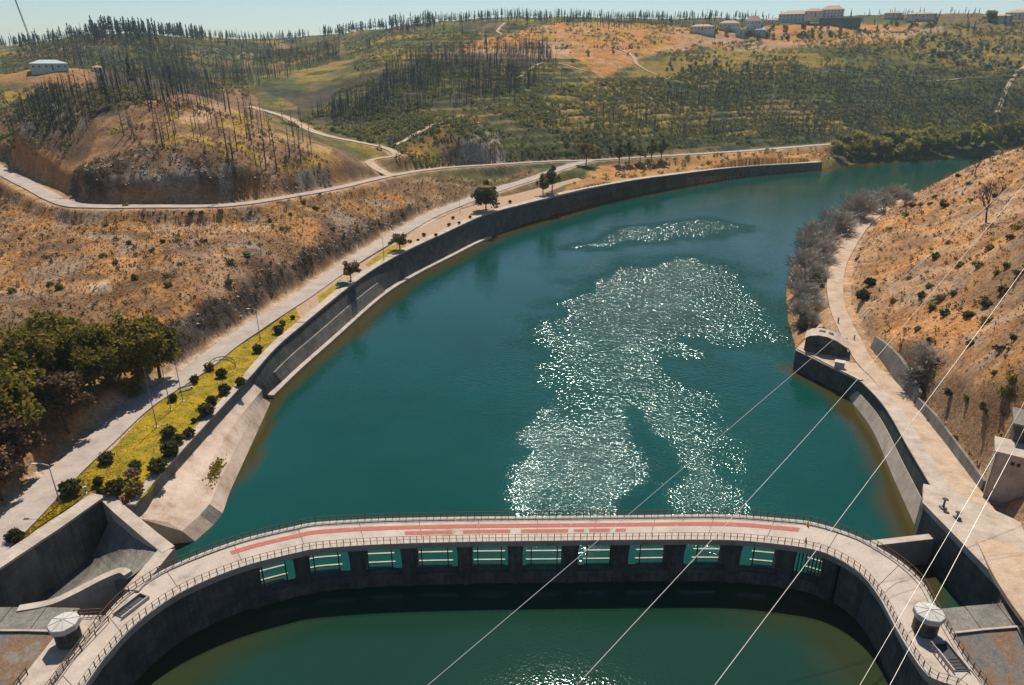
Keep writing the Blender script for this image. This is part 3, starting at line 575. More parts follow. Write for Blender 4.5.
def patch(par, name, pts, mat, dz):
    """low growth lying on the apron"""
    ring = []
    for x, y in pts:
        best = None
        P_ = W(x, y, 4.0)
        ring.append(P_)
    c = np.mean(ring, 0); return c, ring
GRASS_SPOT = [(float(t_), q_) for t_, q_ in zip(np.clip(np.random.default_rng(5).normal(.5, .17, 260), .1, .9), np.random.default_rng(6).normal(11, 1.3, 260))]
under(apr, MB().loft([resample(ap2[i:i+3]+[0, 0, .05], n=3) for i in (3, )]+[resample(ap3[3:6]+[0, 0, .05], n=3)], closed=False), 'repair_slab', M['conc_mid'])

# ------------------------------------------------------------------ east bank: platform, channel wall, quay
PZ = 5.5
plat = thing('quay_platform', 'dark walled quay platform jutting from the right shore under the curved-roof shed', 'quay', tuple(W(860, 381, 0)))
pp = [W(*p, PZ) for p in ((796, 350), (860, 381), (879, 392), (862, 352), (846, 333), (822, 322))]
mbp = MB(); npp = len(pp); mbp.add([p*[1, 1, 0]+[0, 0, -3] for p in pp]+[p-[0, 0, .3] for p in pp], [tuple(range(npp-1, -1, -1)), tuple(range(npp, 2*npp))]+[(i, (i+1) % npp, (i+1) % npp+npp, i+npp) for i in range(npp)])
under(plat, mbp, 'quay_wall', M['conc_dark'])
mbp = MB(); q = [p+(p-np.mean(pp, 0))*.01*np.array([1, 1, 0]) for p in pp]; mbp.add([p-[0, 0, .295] for p in q]+[p for p in q], [tuple(range(npp-1, -1, -1)), tuple(range(npp, 2*npp))]+[(i, (i+1) % npp, (i+1) % npp+npp, i+npp) for i in range(npp)])
under(plat, mbp, 'quay_deck', M['dirt'])
ca0, cb0 = W(797, 349.5, PZ), W(860, 381, PZ); L_ = np.array([ca0*(1-t)+cb0*t for t in np.linspace(0, 1, 6)])
under(plat, MB().loft([offset(L_, 1.0, .005), offset(L_, 1.0, .3), offset(L_, -.08, .3), offset(L_, -.08, .005)]), 'kerb', M['conc'])
cw = thing('channel_wall', 'sloping pale concrete channel wall with a dark recess along the right bank road', 'wall', tuple(G0[0]))
sgn = 1 if normals(G0)[5, 0] > 0 else -1
zt = np.linspace(PZ-.1, 7.9, len(G0))
def go(d, z): q = offset(G0, sgn*d); q[:, 2] = z; return q
under(cw, MB().loft([go(0, -3.), go(0, -.3), go(1.2, zt*.5), go(1.3, zt*.5), go(1.3, -3.)]), 'sloping_face', M['conc'])
under(cw, MB().loft([go(1.5, -3.), go(1.6, zt-.3), go(5.0, zt-.3), go(5.0, -3.)]), 'wall_face', M['conc_dark'])
for k in range(8):
    i = slice(k*4, k*4+5); A_, B_ = go(1.5, zt)[i].copy(), go(4.9, zt)[i].copy(); A_[0] += (A_[1]-A_[0])*.03; B_[0] += (B_[1]-B_[0])*.03
    under(cw, MB().loft([A_-[0, 0, .295], A_, B_, B_-[0, 0, .295]]), 'coping_slab', M['conc'])
# abutment block beside the dam
ab = thing('abutment_block', 'high dark abutment wall block at the right end of the dam', 'abutment', (70.5, 86, 0))
bp = [(70.0, 96.6), (70.3, 74.5), (78, 74.5), (90, 74.5), (82, 92), (76.5, 101), (73.5, 102.5)]
def prism(pts, z0, z1):
    k = len(pts); z1 = z1 if hasattr(z1, '__len__') else [z1]*k
    return MB().add([(x, y, z0) for x, y in pts]+[(p[0], p[1], z) for p, z in zip(pts, z1)], [tuple(range(k-1, -1, -1)), tuple(range(k, 2*k))]+[(i, (i+1) % k, (i+1) % k+k, i+k) for i in range(k)])
bp = bp[::-1] if False else bp
under(ab, prism(bp, -4, [8.6, 9.0, 9.1, 9.2, 8.8, 8.4, 8.4]), 'block', M['conc_dark'])
under(ab, prism([(69.85, 96.9), (70.15, 74.3), (78, 74.3), (90, 74.3), (82, 92.3), (76.5, 101.4), (73.3, 102.8)], 8.0, [8.9, 9.3, 9.4, 9.45, 9.1, 8.7, 8.7]), 'paved_top', M['conc'])
bm_ = thing('weir_beam', 'pale concrete beam spanning from the dam to the dark abutment wall', 'beam', (63, 91, 0))
under(bm_, MB().loft([np.array([(56.4, 91.2, z), (70.1, 93.4, z)]) if k < 2 else np.array([(56.4, 89.9, z), (70.1, 92.1, z)]) for k, z in enumerate((-3, 5.2, 5.2, -3))]), 'beam', M['conc'])
# wing strips and sloping slabs at both ends
def wing(label, sx, x0, x1, y0, y1):
    t = thing('wing_slab', label, 'slab', (sx*x0, y0-4, 4))
    n_ = 9; xs = np.linspace(x0, x1, n_); ys = np.linspace(y0, y1, n_)+.25*np.sin(np.arange(n_)*.9)
    top = np.stack([sx*xs, ys, np.full(n_, 8.35)], 1); bot = top-[0, 3.9, .35]
    for k in range(n_-1):
        A_, B_ = top[k:k+2].copy(), bot[k:k+2].copy(); A_[1] -= (A_[1]-A_[0])*.02; B_[1] -= (B_[1]-B_[0])*.02
        under(t, MB().loft([A_-[0, 0, 3], A_+[0, 0, .02*(k % 3)], B_+[0, 0, .02*(k % 3)], B_-[0, 0, 3]]), 'walk_slab', M['conc_mid'])
    lip = bot+[0, -.02, .1]; under(t, MB().loft([lip, lip+[0, 0, .2], lip+[0, -.3, .2], lip+[0, -.3, 0]]), 'lip', M['conc'])
    for k in range(0, n_-1, 2):
        A_ = bot[k:k+3][[0, -1]].copy()-[0, .34, 0]; A_[1] -= (A_[1]-A_[0])*.012; C2 = A_+[sx*.5, -16, -8]
        under(t, MB().loft([A_, C2, C2-[0, 0, 2], A_-[0, 0, 2]]), 'sloping_slab', M['slab_stain'])
        rib = np.array([A_[0], C2[0]])+[0, 0, .02]; under(t, MB().loft([rib, rib+[0, 0, .25], rib+[sx*.25, 0, .25], rib+[sx*.25, 0, 0]]), 'rib', M['conc'])
wing('stained sloping concrete slabs below the walkway right of the right cabin', 1, 58.2, 96, 73.0, 76.5)
wing('grey sloping concrete slabs below the walkway left of the left cabin', -1, 59.8, 98, 73.3, 73.0)
# west abutment chamber
ch = thing('abutment_chamber', 'dark walled concrete chamber with a fan-shaped ramp at the left dam end', 'abutment', tuple(W(100, 560, 0)))
wl0 = np.array([W(105, 496, 9.3), W(60, 528, 9.3), W(0, 568, 9.3), W(-60, 612, 9.3)]); wl0 = resample(wl0, n=17)
s_ = 1 if normals(wl0)[3, 0] < 0 and normals(wl0)[3, 1] > 0 else -1
under(ch, MB().loft([offset(wl0, 0, z=-9), offset(wl0, 0, z=9.0), offset(wl0, -2.6, z=9.0), offset(wl0, -2.6, z=-9)]), 'chamber_wall', M['conc_dark'])
for k in range(4):
    i = slice(k*4, k*4+5); A_ = offset(wl0, .12, z=9.4)[i]; B_ = offset(wl0, -2.75, z=9.4)[i]; A_[0] += (A_[1]-A_[0])*.02; B_[0] += (B_[1]-B_[0])*.02
    under(ch, MB().loft([A_-[0, 0, .395], A_, B_, B_-[0, 0, .395]]), 'coping', M['conc'])
fa = resample(spline(WL([(115, 507, 8.6), (105, 530, 4.6), (90, 558, 0), (62, 584, -2), (24, 607, -3)]), n=6), n=21)
fb = resample(spline(WL([(163, 548, 8.6), (129, 578, 8.0), (100, 583, 6.3), (70, 596, 4.8), (24, 609, 3.)]), n=6), n=21)
under(ch, MB().loft([fa*(1-t)+fb*t+[0, 0, -.8*math.sin(math.pi*t)] for t in np.linspace(0, 1, 7)]+[dn(fb)-[0, 0, 6], dn(fa)-[0, 0, 6]]), 'fan_ramp', M['conc_mid'])
ed = resample(np.array([W(108, 497, 8.9), W(118, 507, 8.9), W(150, 534, 8.9), W(169, 549, 8.9)]), n=9)
under(ch, MB().loft([offset(ed, -1.1, z=-4), offset(ed, -1.1), offset(ed, .9), offset(ed, .9, z=-4)]), 'ramp_wall', M['conc'])
en = np.array([W(169, 549, 8.85), W(150, 572, 8.85), W(134, 590, 8.85)]); en = resample(en, n=7)
under(ch, MB().loft([offset(en, -1.6, z=-4), offset(en, -1.6), offset(en, .7), offset(en, .7, z=-4)]), 'end_wall', M['conc'])
under(ch, prism([tuple(W(-60, 630, 0)[:2]), tuple(W(150, 575, 0)[:2]), tuple(W(105, 520, 0)[:2]), tuple(W(-60, 630, 0)[:2]-np.array([20, -10.]))], -4, .4), 'chamber_floor', M['conc_dark'])
pr = resample(spline(WL([(18, 608, 8.5), (50, 602, 8.5), (75, 591, 8.5), (100, 578, 8.5), (120, 570, 8.5), (128, 573, 8.5)]), n=6), n=25)
under(ch, MB().loft([offset(pr, -.6, z=-5), offset(pr, -.6), offset(pr, .6), offset(pr, .6, z=-5)]), 'curved_parapet', M['conc'])

# ------------------------------------------------------------------ the dam
dam = thing('arch_dam', 'curved concrete arch dam with a pale crest road carried on dark piers', 'dam', (0, 90, 0))
lerp = lambda t: near_s*(1-t)+far_s*t
up = lambda q, dz: q+np.array([0, 0, dz])
under(dam, MB().loft([up(lerp(.02), -1.0), up(lerp(0), -.3), up(lerp(0), 0), up(lerp(.5), .05), up(lerp(1), 0), up(lerp(1), -1.0)]), 'crest_road', M['deck'])
px_of = lambda p: 512+F*p[0]/(p[1]*math.cos(PIT)+(CZ-p[2])*math.sin(PIT))
npx = np.array([px_of(p) for p in near_s])
# body: solid at both ends, low weir between the piers
mid_x = near_s[:, 0]; iL = int(np.argmin(np.abs(mid_x+39.6)+1e3*(near_s[:, 1] < 75))); iR = int(np.argmin(np.abs(mid_x-49.8)+1e3*(near_s[:, 1] < 81.5)))
for sl in (slice(0, iL+1), slice(iR, 241)):
    a_, b_ = lerp(.10)[sl], lerp(.88)[sl]
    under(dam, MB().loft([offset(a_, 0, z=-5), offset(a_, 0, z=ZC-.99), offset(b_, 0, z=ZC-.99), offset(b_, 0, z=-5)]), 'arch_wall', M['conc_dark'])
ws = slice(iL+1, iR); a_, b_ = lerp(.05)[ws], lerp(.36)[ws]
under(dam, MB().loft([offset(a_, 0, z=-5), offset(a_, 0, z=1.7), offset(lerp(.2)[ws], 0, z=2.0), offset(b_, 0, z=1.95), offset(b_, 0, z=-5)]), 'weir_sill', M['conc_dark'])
fpx = [248, 300, 356, 409, 463, 517, 571, 625, 680, 736, 792]
pidx = [int(np.argmin(np.abs(npx-x)+1e3*(near_s[:, 1] < 80))) for x in fpx]
pm = MB(); pm.loft([np.array([(w*s_, y, -5), (w*s_, y, 7.5)]) for w, s_, y in ((1, -1, 0), (1, 1, 0), (1, 1, 0))], closed=False) if False else None
def pier_mesh(L):
    m = MB(); hw = 1.15; ring = [(-hw, L), (-hw, .9)]+[(-hw*math.cos(t), .9-.9*math.sin(t)) for t in np.linspace(.3, math.pi-.3, 6)]+[(hw, .9), (hw, L)]; k = len(ring)
    lv = ((-5, 1.0), (5.6, 1.0), (6.7, 1.12), (7.5, 1.12)); v = [(x*s, y if y > .95 else .95+(y-.95)*s, z) for z, s in lv for x, y in ring]
    f = [tuple(range(k)), tuple(range(3*k+k-1, 3*k-1, -1))]+[(i*k+j, i*k+(j+1) % k, (i+1)*k+(j+1) % k, (i+1)*k+j) for i in range(3) for j in range(k)]
    return m.add(v, f)
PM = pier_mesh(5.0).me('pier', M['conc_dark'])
pp_ = pidx+[int(np.argmin(np.hypot(near_s[:, 0]-48.6, near_s[:, 1]-83.9)))]
for i in pp_:
    p = near_s[i]; d = far_s[i]-near_s[i]; T = near_s[min(i+1, 240)]-near_s[i-1]; ang = math.atan2(T[1], T[0])
    o = obj('pier', PM, dam, tuple(p-np.array(dam.location)-[0, 0, p[2]]), ang); o.location += Vector((-math.sin(ang)*.12, math.cos(ang)*.12, 0))
# beams and hangers seen in each bay
for a, b in zip(pp_[:-1], pp_[1:]):
    n_ = max(b-a-5, 3)
    for t, z, nm in ((.93, 1.75, 'bay_beam'), (.78, .75, 'bay_beam')):
        P_ = resample(lerp(t)[a+2:b-1], n=5); P_[:, 2] = z
        under(dam, MB().loft([P_, up(P_, .2), up(offset(P_, .3), .2), offset(P_, .3)]), nm, M['kerb'])
    bars = (2,) if b < pp_[-2]+1 else tuple(range(1, 12))
    nb = 2 if b <= pidx[-1] else 11
    for k in range(nb):
        t = (k+.6)/(nb+.2); q = lerp(.55)[a]*(1-t)+lerp(.55)[b]*t
        under(dam, MB().box((q[0], q[1], 4), (.16, .16, 7.0)), 'hanger', M['dsteel'] if nb == 2 else M['rust'])
# kerb slabs, railings
def strip_slabs(t0, t1, nS, name, mat, z0, z1):
    A_, B_ = resample(lerp(t0), n=nS+1), resample(lerp(t1), n=nS+1)
    for k in range(nS):
        a_ = A_[k:k+2].copy(); b_ = B_[k:k+2].copy(); a_[0] += (a_[1]-a_[0])*.03; b_[0] += (b_[1]-b_[0])*.03
        under(dam, MB().loft([up(a_, z0), up(a_, z1), up(b_, z1), up(b_, z0)]), name, mat)
strip_slabs(-.012, .16, 130, 'kerb_slab', M['kerb'], -.1, .2)
strip_slabs(.90, 1.012, 130, 'kerb_slab', M['kerb'], -.1, .2)
PO = MB().box((0, 0, .55), (.09, .09, 1.1)).me('railing_post', M['rust'])
for t in (.03, .975):
    Q = resample(lerp(t), n=191)
    for z in (.62, 1.22):
        under(dam, MB().tube(up(Q, z+.08), .03 if t < .5 else .05, k=5), 'rail', M['rust'])
    for k in range(0, 191): obj('railing_post', PO, dam, tuple(Q[k]-np.array(dam.location)+[0, 0, .19]), 0, 1)
# red strips
def strip(t0, t1, i0, i1, z=.085):
    a_, b_ = lerp(t0)[i0:i1+1], lerp(t1)[i0:i1+1]
    zz = lambda t: .05*(1-abs(2*t-1))+.03
    under(dam, MB().loft([up(a_, zz(t0)-.02), up(a_, zz(t0)), up(b_, zz(t1)), up(b_, zz(t1)-.02)]), 'painted_strip', M['red'])
ix = lambda px: int(np.argmin(np.abs(npx-px)+1e3*(near_s[:, 1] < 78)))
strip(.56, .72, ix(236), ix(790))
for a, b in ((409, 456), (464, 511), (520, 566), (586, 611)): strip(.34, .48, ix(a), ix(b))
for a, b in ((574, 582), (613, 622)): strip(.35, .47, ix(a), ix(b))
for i_ in range(14, 236, 11):
    a_, b_ = lerp(.17)[i_:i_+2].copy(), lerp(.89)[i_:i_+2].copy(); a_[1] = a_[0]+(a_[1]-a_[0])*.10; b_[1] = b_[0]+(b_[1]-b_[0])*.10; mdl = (lerp(.5)[i_]+[0, 0, .075])
    c_ = np.array([mdl, mdl+(a_[1]-a_[0])]); under(dam, MB().loft([up(a_, .04), c_, up(b_, .04)], closed=False), 'expansion_joint', M['dsteel'])
# traffic bollards at the two narrow ends
for i, (px, t) in enumerate(((796, .86), (800, .22))):
    p = lerp(t)[ix(px)]
    tag(MB().lathe([(.28, 0), (.28, .08), (.16, .1), (.1, .9), (.02, .95)], 8).o('bollard', mat_plain('orange_plastic%d' % i, (.5, .2, .03)), None, tuple(p+[0, 0, .04])), 'small orange cone bollard on the %s side of the crest road at the right bend' % ('far' if t > .5 else 'near'), 'bollard', None)
# platform beside the west leg and cabins
und = thing('cabin_platform', 'small concrete platform carrying the left white-roofed cabin beside the dam crest', 'platform', (-58, 66, 8))
under(und, MB().box((-57.9, 62.5, 2.2), (4.2, 18.5, 12.3)), 'platform_block', M['conc_mid'])
under(und, MB().box((-57.9, 62.5, 8.42), (4.35, 18.7, .14)), 'platform_deck', M['conc'])
def cabin(x, y, label, rz):
    t = thing('control_cabin', label, 'cabin', (x, y, ZC), rz); o8 = math.pi/8
    MB().lathe([(1.5, -.05), (1.5, 2.5)], 8, rot=o8).o('cabin_wall', M['conc_dark'], t)
    r8 = MB().lathe([(1.8, 2.5), (1.86, 2.55), (1.86, 3.3), (1.8, 3.36), (.1, 3.72)], 8, rot=o8).o('roof', M['white'], t)
    for k in range(8): a = k*math.pi/4+o8; MB().tube([(.1*math.cos(a), .1*math.sin(a), 3.74), (1.82*math.cos(a), 1.82*math.sin(a), 3.38)], .035, k=4).o('seam', M['kerb'], r8)
    for k in range(5):
        a = k*math.pi/4; m = MB().box((0, 0, 0), (.9, .06, 1.0)); o = m.o('window', M['dsteel'], t, (1.4*math.sin(a), -1.4*math.cos(a), 1.45), a)
    MB().box((0, 0, 0), (.9, .07, 1.95)).o('door', M['rust'], t, (-1.4, 0, 1.0), math.pi/2)
    return t
cabin(-57.6, 67.3, 'white octagonal cabin roof standing beside the left leg of the dam', .1)
cabin(54.6, 69.0, 'white octagonal cabin roof standing on the right leg of the dam crest', -.2)
# stairwells with railings on the crest
def stairwell(x, y, rz, lx, ly, label):
    t = thing('stairwell', label, 'stairwell', (x, y, ZC), rz)
    for sx_ in (-1, 1): MB().box((sx_*(lx/2), 0, .25), (.18, ly+.18, .6)).o('kerb', M['kerb'], t)
    MB().box((0, ly/2, .25), (lx-.19, .18, .6)).o('kerb', M['kerb'], t)
    MB().box((0, 0, .07), (lx-.2, ly-.1, .1)).o('pit_shade_plate', M['dsteel'], t)  # flat dark plate paints the shade of an opening that is not cut
    for k in range(4): MB().box((0, -ly/2+.4+k*.5, .16), (lx-.3, .12, .06)).o('step', M['dsteel'], t)
    return t
stairwell(-52.6, 73.3, -.42, 1.6, 4.2, 'stairwell with a dark plate as its shaded opening in the crest at the left bend')
stairwell(55.4, 64.6, .05, 2.0, 4.4, 'stairwell with a dark plate as its shaded opening in front of the right cabin')
def frame(pts, label, mat, r=.06):
    t = thing('pipe_railing', label, 'railing', tuple(pts[0])); P_ = resample(np.array(pts, float), n=7)
    for z in (.55, 1.1): under(t, MB().tube(up(P_, z), r, k=5), 'rail', mat)
    for p in P_: under(t, MB().box((p[0], p[1], p[2]+.55), (.1, .1, 1.1)), 'post', mat)
frame([(-55.3, 56, 8.5), (-55.4, 64, 8.5), (-54.2, 70.5, 8.5)], 'brown pipe railing between the left cabin and the crest road', M['rust'])
frame([(-59.6, 54, 8.5), (-59.6, 62, 8.5)], 'short dark pipe railing on the platform in front of the left cabin', M['dsteel'])
frame([(-55.9, 71.9, 8.5), (-59.4, 71.6, 8.5)], 'short brown pipe railing across the platform behind the left cabin', M['rust'])
frame([(53.9, 62.5, 8.6), (53.7, 66.3, 8.6)], 'short pale pipe railing beside the right stairwell', M['kerb'])
# ------------------------------------------------------------------ east bank: walls along the road, shed, gatehouse
def bank_wall(label, pts, h, mat, th=.6, lean=.25, npan=6):
    """wall standing along a road on sloping ground, built in cast panels"""
    P_ = resample(spline([hit(x, y) if z is None else W(x, y, z) for x, y, z in pts], n=6), n=npan*3+1)
    t = thing('roadside_wall', label, 'wall', tuple(P_[0])); s = 1 if normals(P_)[1, 0] > 0 else -1
    hh = np.interp(np.linspace(0, 1, len(P_)), np.linspace(0, 1, len(h)), h)
    for k in range(npan):
        q = P_[k*3:k*3+4].copy(); q[0] += (q[1]-q[0])*.04; z = hh[k*3:k*3+4]
        def ln(d, zz): r = offset(q, s*d); r[:, 2] = q[:, 2]+zz; return r
        under(t, MB().loft([ln(0, -1.2), ln(lean, z), ln(lean+th, z), ln(th+.2, -1.2)]), 'wall_panel', mat)
    return t
bank_wall('tall grey panelled wall leaning back beside the quay turn of the right bank road', [(869, 347, 6.0), (882, 362, 5.8), (900, 386, 5.8), (912, 402, 5.9)], [3.2, 4.2, 4.8, 4.2, 2.6], M['conc_mid'], .8, .9, 5)
bank_wall('low dark concrete wall edging the right bank road below the dry slope', [(914, 405, 6), (928, 420, 6.2), (952, 451, 6.8), (968, 472, 7.4), (980, 488, 7.8)], [1.9, 2.2, 2.0, 1.8, 1.6], M['conc_mid'], .5, .25, 7)
# curved-roof shed on the quay
sh_o = W(826, 352, PZ); S = 6.6
shed = thing('quay_shed', 'dark shed with a curved pale roof on the quay by the water', 'shed', tuple(W(825, 351, PZ)), math.radians(-27))
prof = [(-5.2, 0), (-5.2, 3.6), (-4.2, 4.5), (-2.2, 5.0), (0, 4.9), (2.4, 4.2), (4.4, 3.1), (5.2, 2.7), (5.2, 0)]
def extr(pr, y0, y1): return MB().loft([np.array([(x, y0, z), (x, y1, z)]) for x, z in pr])
extr(prof, -2.6, 2.6).o('shed_wall', M['conc_dark'], shed)
ro = [(-5.5, 3.55), (-4.3, 4.55), (-2.2, 5.06), (0, 4.96), (2.4, 4.26), (4.4, 3.16), (5.6, 2.6)]
extr(ro+[(x, z+.22) for x, z in ro[::-1]], -3.0, 3.0).o('roof', M['conc'], shed)
MB().box((0, 0, 0), (1.6, 1.3, .12), 0).o('roof_hatch', M['dsteel'], shed, (-1.5, .6, 5.32)); MB().box((0, 0, 0), (1.3, 1.0, .12)).o('roof_hatch', M['dsteel'], shed, (.6, .4, 5.12))
MB().box((0, 0, 0), (.12, 1.8, 2.1)).o('door', M['dsteel'], shed, (5.2, -.4, 1.05)); MB().box((0, 0, 0), (1.4, .12, .9)).o('window', M['dsteel'], shed, (-2.2, -2.62, 2.3)); MB().box((0, 0, 0), (1.4, .12, .9)).o('window', M['dsteel'], shed, (1.2, -2.62, 2.0))
bx = thing('equipment_cabinet', 'small white equipment cabinet on the quay edge beside the shed', 'cabinet', tuple(W(839, 368, PZ)), math.radians(-27))
MB().box((0, 0, .9), (2.3, 1.7, 1.7)).o('cabinet_body', M['white'], bx); MB().box((0, 0, 1.82), (2.55, 1.95, .16)).o('lid', M['white'], bx); MB().box((0, 0, .05), (2.0, 1.4, .2)).o('plinth', M['conc_dark'], bx); MB().box((.3, -.87, .95), (.9, .05, 1.2)).o('door', M['kerb'], bx)
# gatehouse tower
ga = W(984, 496, 8.0); gh = thing('gatehouse', 'tall grey gatehouse with a stepped flat roof beside the right bank road', 'building', tuple(ga), math.radians(-33))
MB().box((2.9, 2.5, 3.4), (5.8, 5.0, 10.8)).o('wall', M['conc'], gh)
MB().box((2.9, 2.5, 9.0), (6.8, 6.0, .45)).o('roof', M['conc'], gh)
MB().box((6.2, 8.1, 4.4), (8.4, 6.0, 16.0)).o('upper_wall', M['conc_dark'], gh)
MB().box((6.2, 8.1, 12.6), (9.6, 7.2, .45)).o('upper_roof', M['conc_mid'], gh)
for k in (0, 1): MB().box((0, 0, 0), (.5, .2, .6)).o('vent', M['dsteel'], gh, (2.4+k*.85, -.02, 7.4))
MB().tube([(-.1, -.1, -1), (-.1, -.1, 8.7)], .09).o('drain_pipe', M['lamp'], gh)
# gate posts and small things at the quay turn
for i, (x, y) in enumerate(((846, 343), (854, 340))):
    t = thing('gate_post', ['left', 'right'][i]+' of two thin gate posts where the track meets the quay', 'post', tuple(W(x, y, 6.4)))
    MB().box((0, 0, .7), (.22, .22, 1.5)).o('post', M['dsteel'], t); MB().box((0, 0, 1.5), (.32, .32, .12)).o('cap', M['kerb'], t)
p = W(838, 322, 7.4); t = thing('marker_post', 'tiny dark blue marker post standing on the dirt road behind the shed', 'post', tuple(p)); blue = mat_plain('blue_paint', (.03, .06, .12)); MB().lathe([(.22, 0), (.22, 1.2), (.12, 1.35)], 8).o('post', blue, t); MB().lathe([(.235, .8), (.235, 1.0)], 8).o('band', M['kerb'], t)
for i, (x, y) in enumerate(((943, 508), (957, 518))):
    p = W(x, y, 8.95); t = thing('valve_stand', ['taller dark valve stand on the corner of the right abutment', 'lower dark valve stand on the right abutment nearer the dam'][i], 'valve', tuple(p))
    MB().box((0, 0, .1), (.9, .9, .25)).o('base', M['conc_mid'], t); MB().lathe([(.18, .2), (.14, 1.7-i*.7)], 8).o('stem', blue, t); MB().lathe([(.45, 0), (.5, .06), (.45, .12)], 12, (0, 0, 1.7-i*.7)).o('handwheel', M['dsteel'], t)

# ------------------------------------------------------------------ street lamps, poles, car, arbour
def lamp(px, py, h, arm, label, name='street_lamp', az=0.0, z=None):
    p = hit(px, py) if z is None else W(px, py, z)
    t = thing(name, label, 'lamp', tuple(p), az)
    MB().lathe([(.17, -.3), (.17, .5), (.11, .6), (.06, h)], 8).o('pole', M['lamp'], t)
    if arm:
        MB().tube([(0, 0, h-.05), (-arm*.5, 0, h+.25), (-arm, 0, h+.3)], .06).o('arm', M['lamp'], t)
        MB().box((-arm-.35, 0, h+.28), (.9, .34, .16)).o('lamp_head', M['white'], t)
    else: MB().lathe([(.1, 0), (.2, .1), (.2, .35), (.05, .42)], 8, (0, 0, h)).o('lamp_head', M['lamp'], t)
lamp(60, 503, 7.5, 1.9, 'street lamp with a single arm nearest the camera at the lawn tip', z=9)
lamp(260, 338, 8, 1.6, 'street lamp at the lawn edge near the rock cutting', z=9.8)
lamp(384, 259, 8, 1.2, 'street lamp on the verge beside the small dark round tree', z=10.3)
lamp(460, 212, 7.5, 1.2, 'street lamp on the verge left of the big dark tree', z=11)
for i, (bx_, by_, h) in enumerate(((157, 427, 13.2), (171, 410, 12.8), (183, 401, 12.2))):
    t = thing('flagpole', ['nearest', 'middle', 'farthest'][i]+' of three tall grey flagpoles on the lawn edge', 'flagpole', tuple(W(bx_, by_, 9.1)))
    MB().lathe([(.3, -.2), (.3, .12), (.1, .16), (.05, h)], 8).o('pole', M['lamp'], t); MB().lathe([(.04, 0), (.12, .08), (.04, .18)], 8, (0, 0, h)).o('finial', M['lamp'], t); MB().lathe([(.42, -.25), (.42, .08)], 10).o('footing', M['conc'], t)
p = W(86, 493, 9.45); t = thing('floodlight', 'small pale floodlight on the chamber wall top at the lawn corner', 'lamp', tuple(p)); MB().lathe([(.25, -.1), (.25, .05), (.08, .1), (.08, .9)], 8).o('stem', M['lamp'], t); MB().box((0, 0, 1.1), (.55, .3, .4), .5).o('lamp_head', M['white'], t)
# parked car
M['teal'] = mat_plain('teal_car_paint', (.03, .17, .20), .35, .2, .05); M['glass'] = mat_plain('dark_glass', (.015, .02, .025), .1, 0, .1); M['tyre'] = mat_plain('tyre_rubber', (.015, .015, .015), .9)
car = thing('parked_car', 'teal small car parked on the verge under the round tree', 'car', tuple(W(342, 286, 10.05)), math.radians(55))
prf = [(-2.0, .45), (-2.05, .85), (-1.85, 1.0), (-1.1, 1.05), (1.0, 1.02), (1.85, .9), (2.05, .7), (2.0, .42)]
extr(prf, -.82, .82).o('body', M['teal'], car)
cb = MB().loft([np.array([(x, -.74*k, z), (x, .74*k, z)]) for x, z, k in ((-1.75, 1.02, 1), (-1.35, 1.48, .85), (.1, 1.52, .85), (.95, 1.02, 1))]).o('cabin', M['glass'], car)
MB().box((-.6, 0, 1.53), (1.5, 1.2, .06)).o('roof', M['teal'], car)
WH = MB().tube([(0, -.1, 0), (0, .1, 0)], .33, k=14).me('wheel', M['tyre']); HU = MB().tube([(0, -.11, 0), (0, .11, 0)], .18, k=10).me('hub', M['lamp'])
for x in (-1.25, 1.25):
    for y in (-.78, .78): w_ = obj('wheel', WH, car, (x, y, .33)); obj('hub', HU, w_)
for y in (-.6, .6): MB().box((2.02, y, .68), (.08, .32, .14)).o('headlight', M['white'], car)
# garden arbour
ar = thing('garden_arbour', 'low dark arched arbour frame at the far end of the lawn', 'arbour', tuple(W(222, 368, 9.2)), .35)
for y in (-.9, .9):
    MB().tube([(3.2*math.cos(a_)*1.0, y, 2.6*math.sin(a_)) for a_ in np.linspace(0, math.pi, 12)], .09).o('arch', M['dsteel'], ar)
for a_ in np.linspace(.35, math.pi-.35, 7): MB().tube([(3.2*math.cos(a_), -1.0, 2.6*math.sin(a_)+.05), (3.2*math.cos(a_), 1.0, 2.6*math.sin(a_)+.05)], .06).o('slat', M['dsteel'], ar)
t = thing('bench', 'pale bench on the lawn below the flagpoles', 'bench', tuple(W(186, 390, 9.2)), .8)
MB().box((0, 0, .45), (3.2, .5, .1)).o('seat', M['white'], t); MB().box((0, .28, .8), (3.2, .08, .5)).o('backrest', M['white'], t)
for x in (-1.3, 1.3): MB().box((x, 0, .2), (.12, .45, .42)).o('leg', M['dsteel'], t)

# ------------------------------------------------------------------ overhead cables
def cable(label, pts, r, sag=0, name='power_cable', group=None):
    P_ = spline(pts, n=14); o = MB().tube(P_-P_[0], r, k=5).o(name, M['cable'], None, tuple(P_[0])); return tag(o, label, 'cable', group)
cab = [([(395, 713), (428, 685), (600, 539), (764, 399), (827, 345), (900, 281), (1023, 175), (1050, 151)], 'lowest and leftmost of the five power cables crossing the reservoir'),
       ([(575, 687), (605, 655), (767, 480), (856, 381), (924, 302), (1023, 186), (1050, 153)], 'second power cable from the left, passing over the quay corner'),
       ([(690, 718), (715, 685), (869, 480), (911, 423), (1000, 302), (1050, 232)], 'third power cable from the left, passing over the channel wall'),
       ([(835, 728), (860, 685), (980, 480), (1024, 403), (1050, 356)], 'fourth power cable from the left, passing the near side of the right cabin'),
       ([(868, 728), (890, 685), (998, 480), (1024, 429), (1050, 377)], 'rightmost power cable, crossing over the right cabin roof')]
